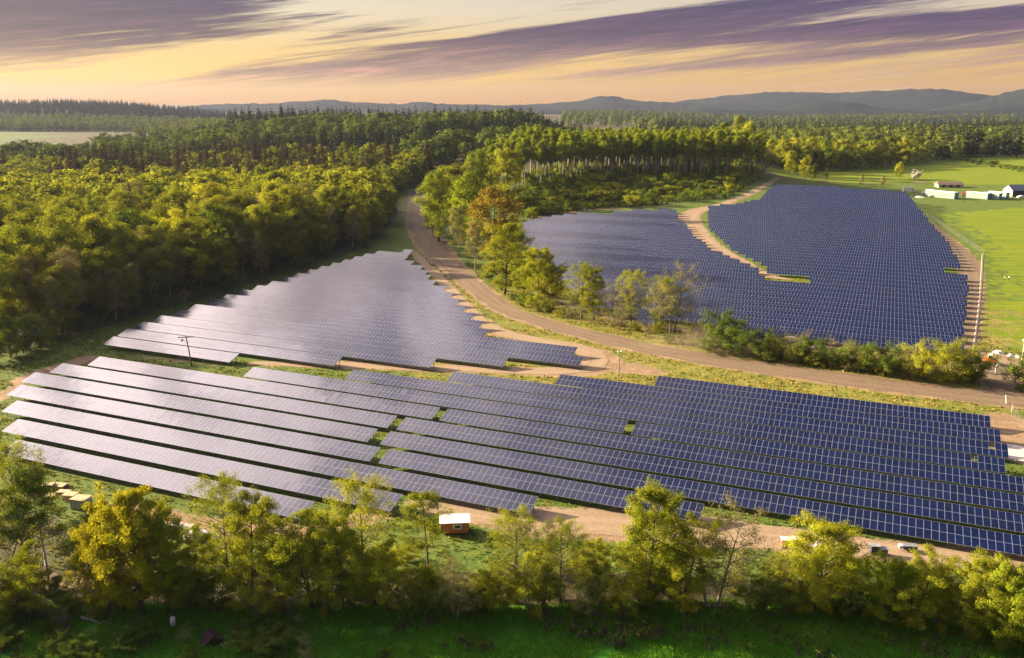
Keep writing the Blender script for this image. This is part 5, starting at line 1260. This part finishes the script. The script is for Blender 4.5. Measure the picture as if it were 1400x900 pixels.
# two walkers in the bright field: one skinned figure each, with hair and clothing
def person(p, rz, lab, shirt, stride):
    t = thing('person', lab, 'person', (p[0], p[1], 0), rz)
    V = [(0,0,.95),(0,0,1.12),(0,.01,1.30),(0,.01,1.44),(0,.015,1.53),(0,.03,1.62),(0,.03,1.72),
         (-.19,0,1.42),(-.25,-.02*stride,1.13),(-.24,.14*stride,.90),(-.24,.18*stride,.80),(.19,0,1.42),(.25,.02*stride,1.13),(.24,-.10*stride,.90),(.24,-.13*stride,.80),
         (-.10,0,.90),(-.11,.16*stride,.50),(-.11,.02*stride,.09),(-.11,.16*stride+.02,.04),(.10,0,.90),(.11,-.06*stride,.50),(.11,-.26*stride,.12),(.11,-.15*stride,.04)]
    E_ = [(0,1),(1,2),(2,3),(3,4),(4,5),(5,6),(3,7),(7,8),(8,9),(9,10),(3,11),(11,12),(12,13),(13,14),(0,15),(15,16),(16,17),(17,18),(0,19),(19,20),(20,21),(21,22)]
    rad = [.15,.14,.155,.12,.055,.095,.085,.065,.048,.038,.04,.065,.048,.038,.04,.095,.062,.042,.038,.095,.062,.042,.038]
    me = bpy.data.meshes.new('body'); me.from_pydata(V, E_, []); o = link('body', me, t); me.materials.append(M['skin'])
    sk = o.modifiers.new('skin', 'SKIN')
    for i, v in enumerate(me.skin_vertices[0].data): v.radius = (rad[i], rad[i]*.85); v.use_root = (i == 0)
    sd = o.modifiers.new('sub', 'SUBSURF'); sd.levels = 1; sd.render_levels = 2
    def garment(name, idx, grow, m):
        mp = {k: i for i, k in enumerate(idx)}; g = bpy.data.meshes.new(name)
        g.from_pydata([V[k] for k in idx], [(mp[a], mp[b]) for a, b in E_ if a in mp and b in mp], []); q = link(name, g, t); g.materials.append(M[m])
        q.modifiers.new('skin', 'SKIN')
        for i, v in enumerate(g.skin_vertices[0].data): r = rad[idx[i]]+grow; v.radius = (r, r*.88); v.use_root = (i == 0)
        q.modifiers.new('sub', 'SUBSURF').levels = 1
    garment('jacket', [1,2,3,7,8,9,11,12,13], .022, shirt); garment('trousers', [0,15,16,17,19,20,21], .02, 'cloth_dark')
    b = MB(); b.tube([(0,-.0,1.60),(0,0,1.68),(0,.01,1.77),(0,.02,1.815)], [.098,.112,.095,.03], 12); part(t, 'hair', b, M['bark'], smooth=True)
person(un(1373,384), radians(100), 'person in tan jacket walking in the bright right field, left of the two', 'cloth_tan', 1)
person(un(1379,384), radians(95), 'person in pale jacket walking in the bright right field, right of the two', 'cloth_white', -1)

# concrete slab with a puddle at the far right
b = MB(); P4 = [un(1376,607), un(1440,620), un(1440,640), un(1378,628)]
V = [(q[0], q[1], .0) for q in P4]+[(q[0], q[1], .12) for q in P4]; b.add(V, [(3,2,1,0),(4,5,6,7),(0,1,5,4),(1,2,6,5),(2,3,7,6),(3,0,4,7)])
tag(link('concrete_pad', b.mesh('concrete_pad', M['stone'])), 'pale concrete pad at the right end of the foreground panels', 'concrete pad', kind='structure')

# ------------------------------------------------------------------ haze
def haze():
    b = MB(); x0, x1, y0, y1, z0, z1 = -7500, 7500, -400, 8600, -45, 186
    b.add([(x0,y0,z0),(x1,y0,z0),(x1,y1,z0),(x0,y1,z0),(x0,y0,z1),(x1,y0,z1),(x1,y1,z1),(x0,y1,z1)], [(3,2,1,0),(4,5,6,7),(0,1,5,4),(1,2,6,5),(2,3,7,6),(3,0,4,7)])
    m = bpy.data.materials.new('haze'); m.use_nodes = True; N = NT(m.node_tree); N.n.clear()
    out = N.new('ShaderNodeOutputMaterial'); v = N.new('ShaderNodeVolumePrincipled')
    v.inputs['Color'].default_value = (.27, .30, .44, 1); v.inputs['Density'].default_value = HAZE; v.inputs['Anisotropy'].default_value = .35
    N.l.new(v.outputs[0], out.inputs['Volume'])
    tag(link('haze', b.mesh('haze', m)), 'thin haze lying over the whole landscape', 'haze', kind='stuff')
HAZE = 4.6e-5
haze()
def dust(px, py, size, dens, label, rz=0.):
    """a low drifting cloud of road dust: a soft closed mound of thin volume"""
    p = un(px, py); b = MB(); k = np.linspace(0, pi, 13)
    b.tube([(0, 0, -cos(a)) for a in k], [max(sin(a), .02) for a in k], 20); me = b.mesh('dust_cloud', [], True)
    bm = bmesh.new(); bm.from_mesh(me); bmesh.ops.remove_doubles(bm, verts=bm.verts, dist=.0005); bmesh.ops.recalc_face_normals(bm, faces=bm.faces); bm.to_mesh(me); bm.free()
    m = bpy.data.materials.new('dust'); m.use_nodes = True; N = NT(m.node_tree); N.n.clear()
    out = N.new('ShaderNodeOutputMaterial'); v = N.new('ShaderNodeVolumePrincipled')
    v.inputs['Color'].default_value = (.62, .50, .38, 1); v.inputs['Density'].default_value = dens; v.inputs['Anisotropy'].default_value = .2
    N.l.new(v.outputs[0], out.inputs['Volume']); me.materials.append(m)
    tag(link('dust_cloud', me, None, (p[0], p[1], size[2]*.5), rz, size), label, 'dust', kind='stuff')
dust(572, 300, (15, 42, 8), .0075, 'thin dust hanging over the dirt road where it leaves the woods')
dust(1010, 484, (26, 6, 3.2), .016, 'thin dust drifting along the dirt road in front of the bushes', radians(-14))
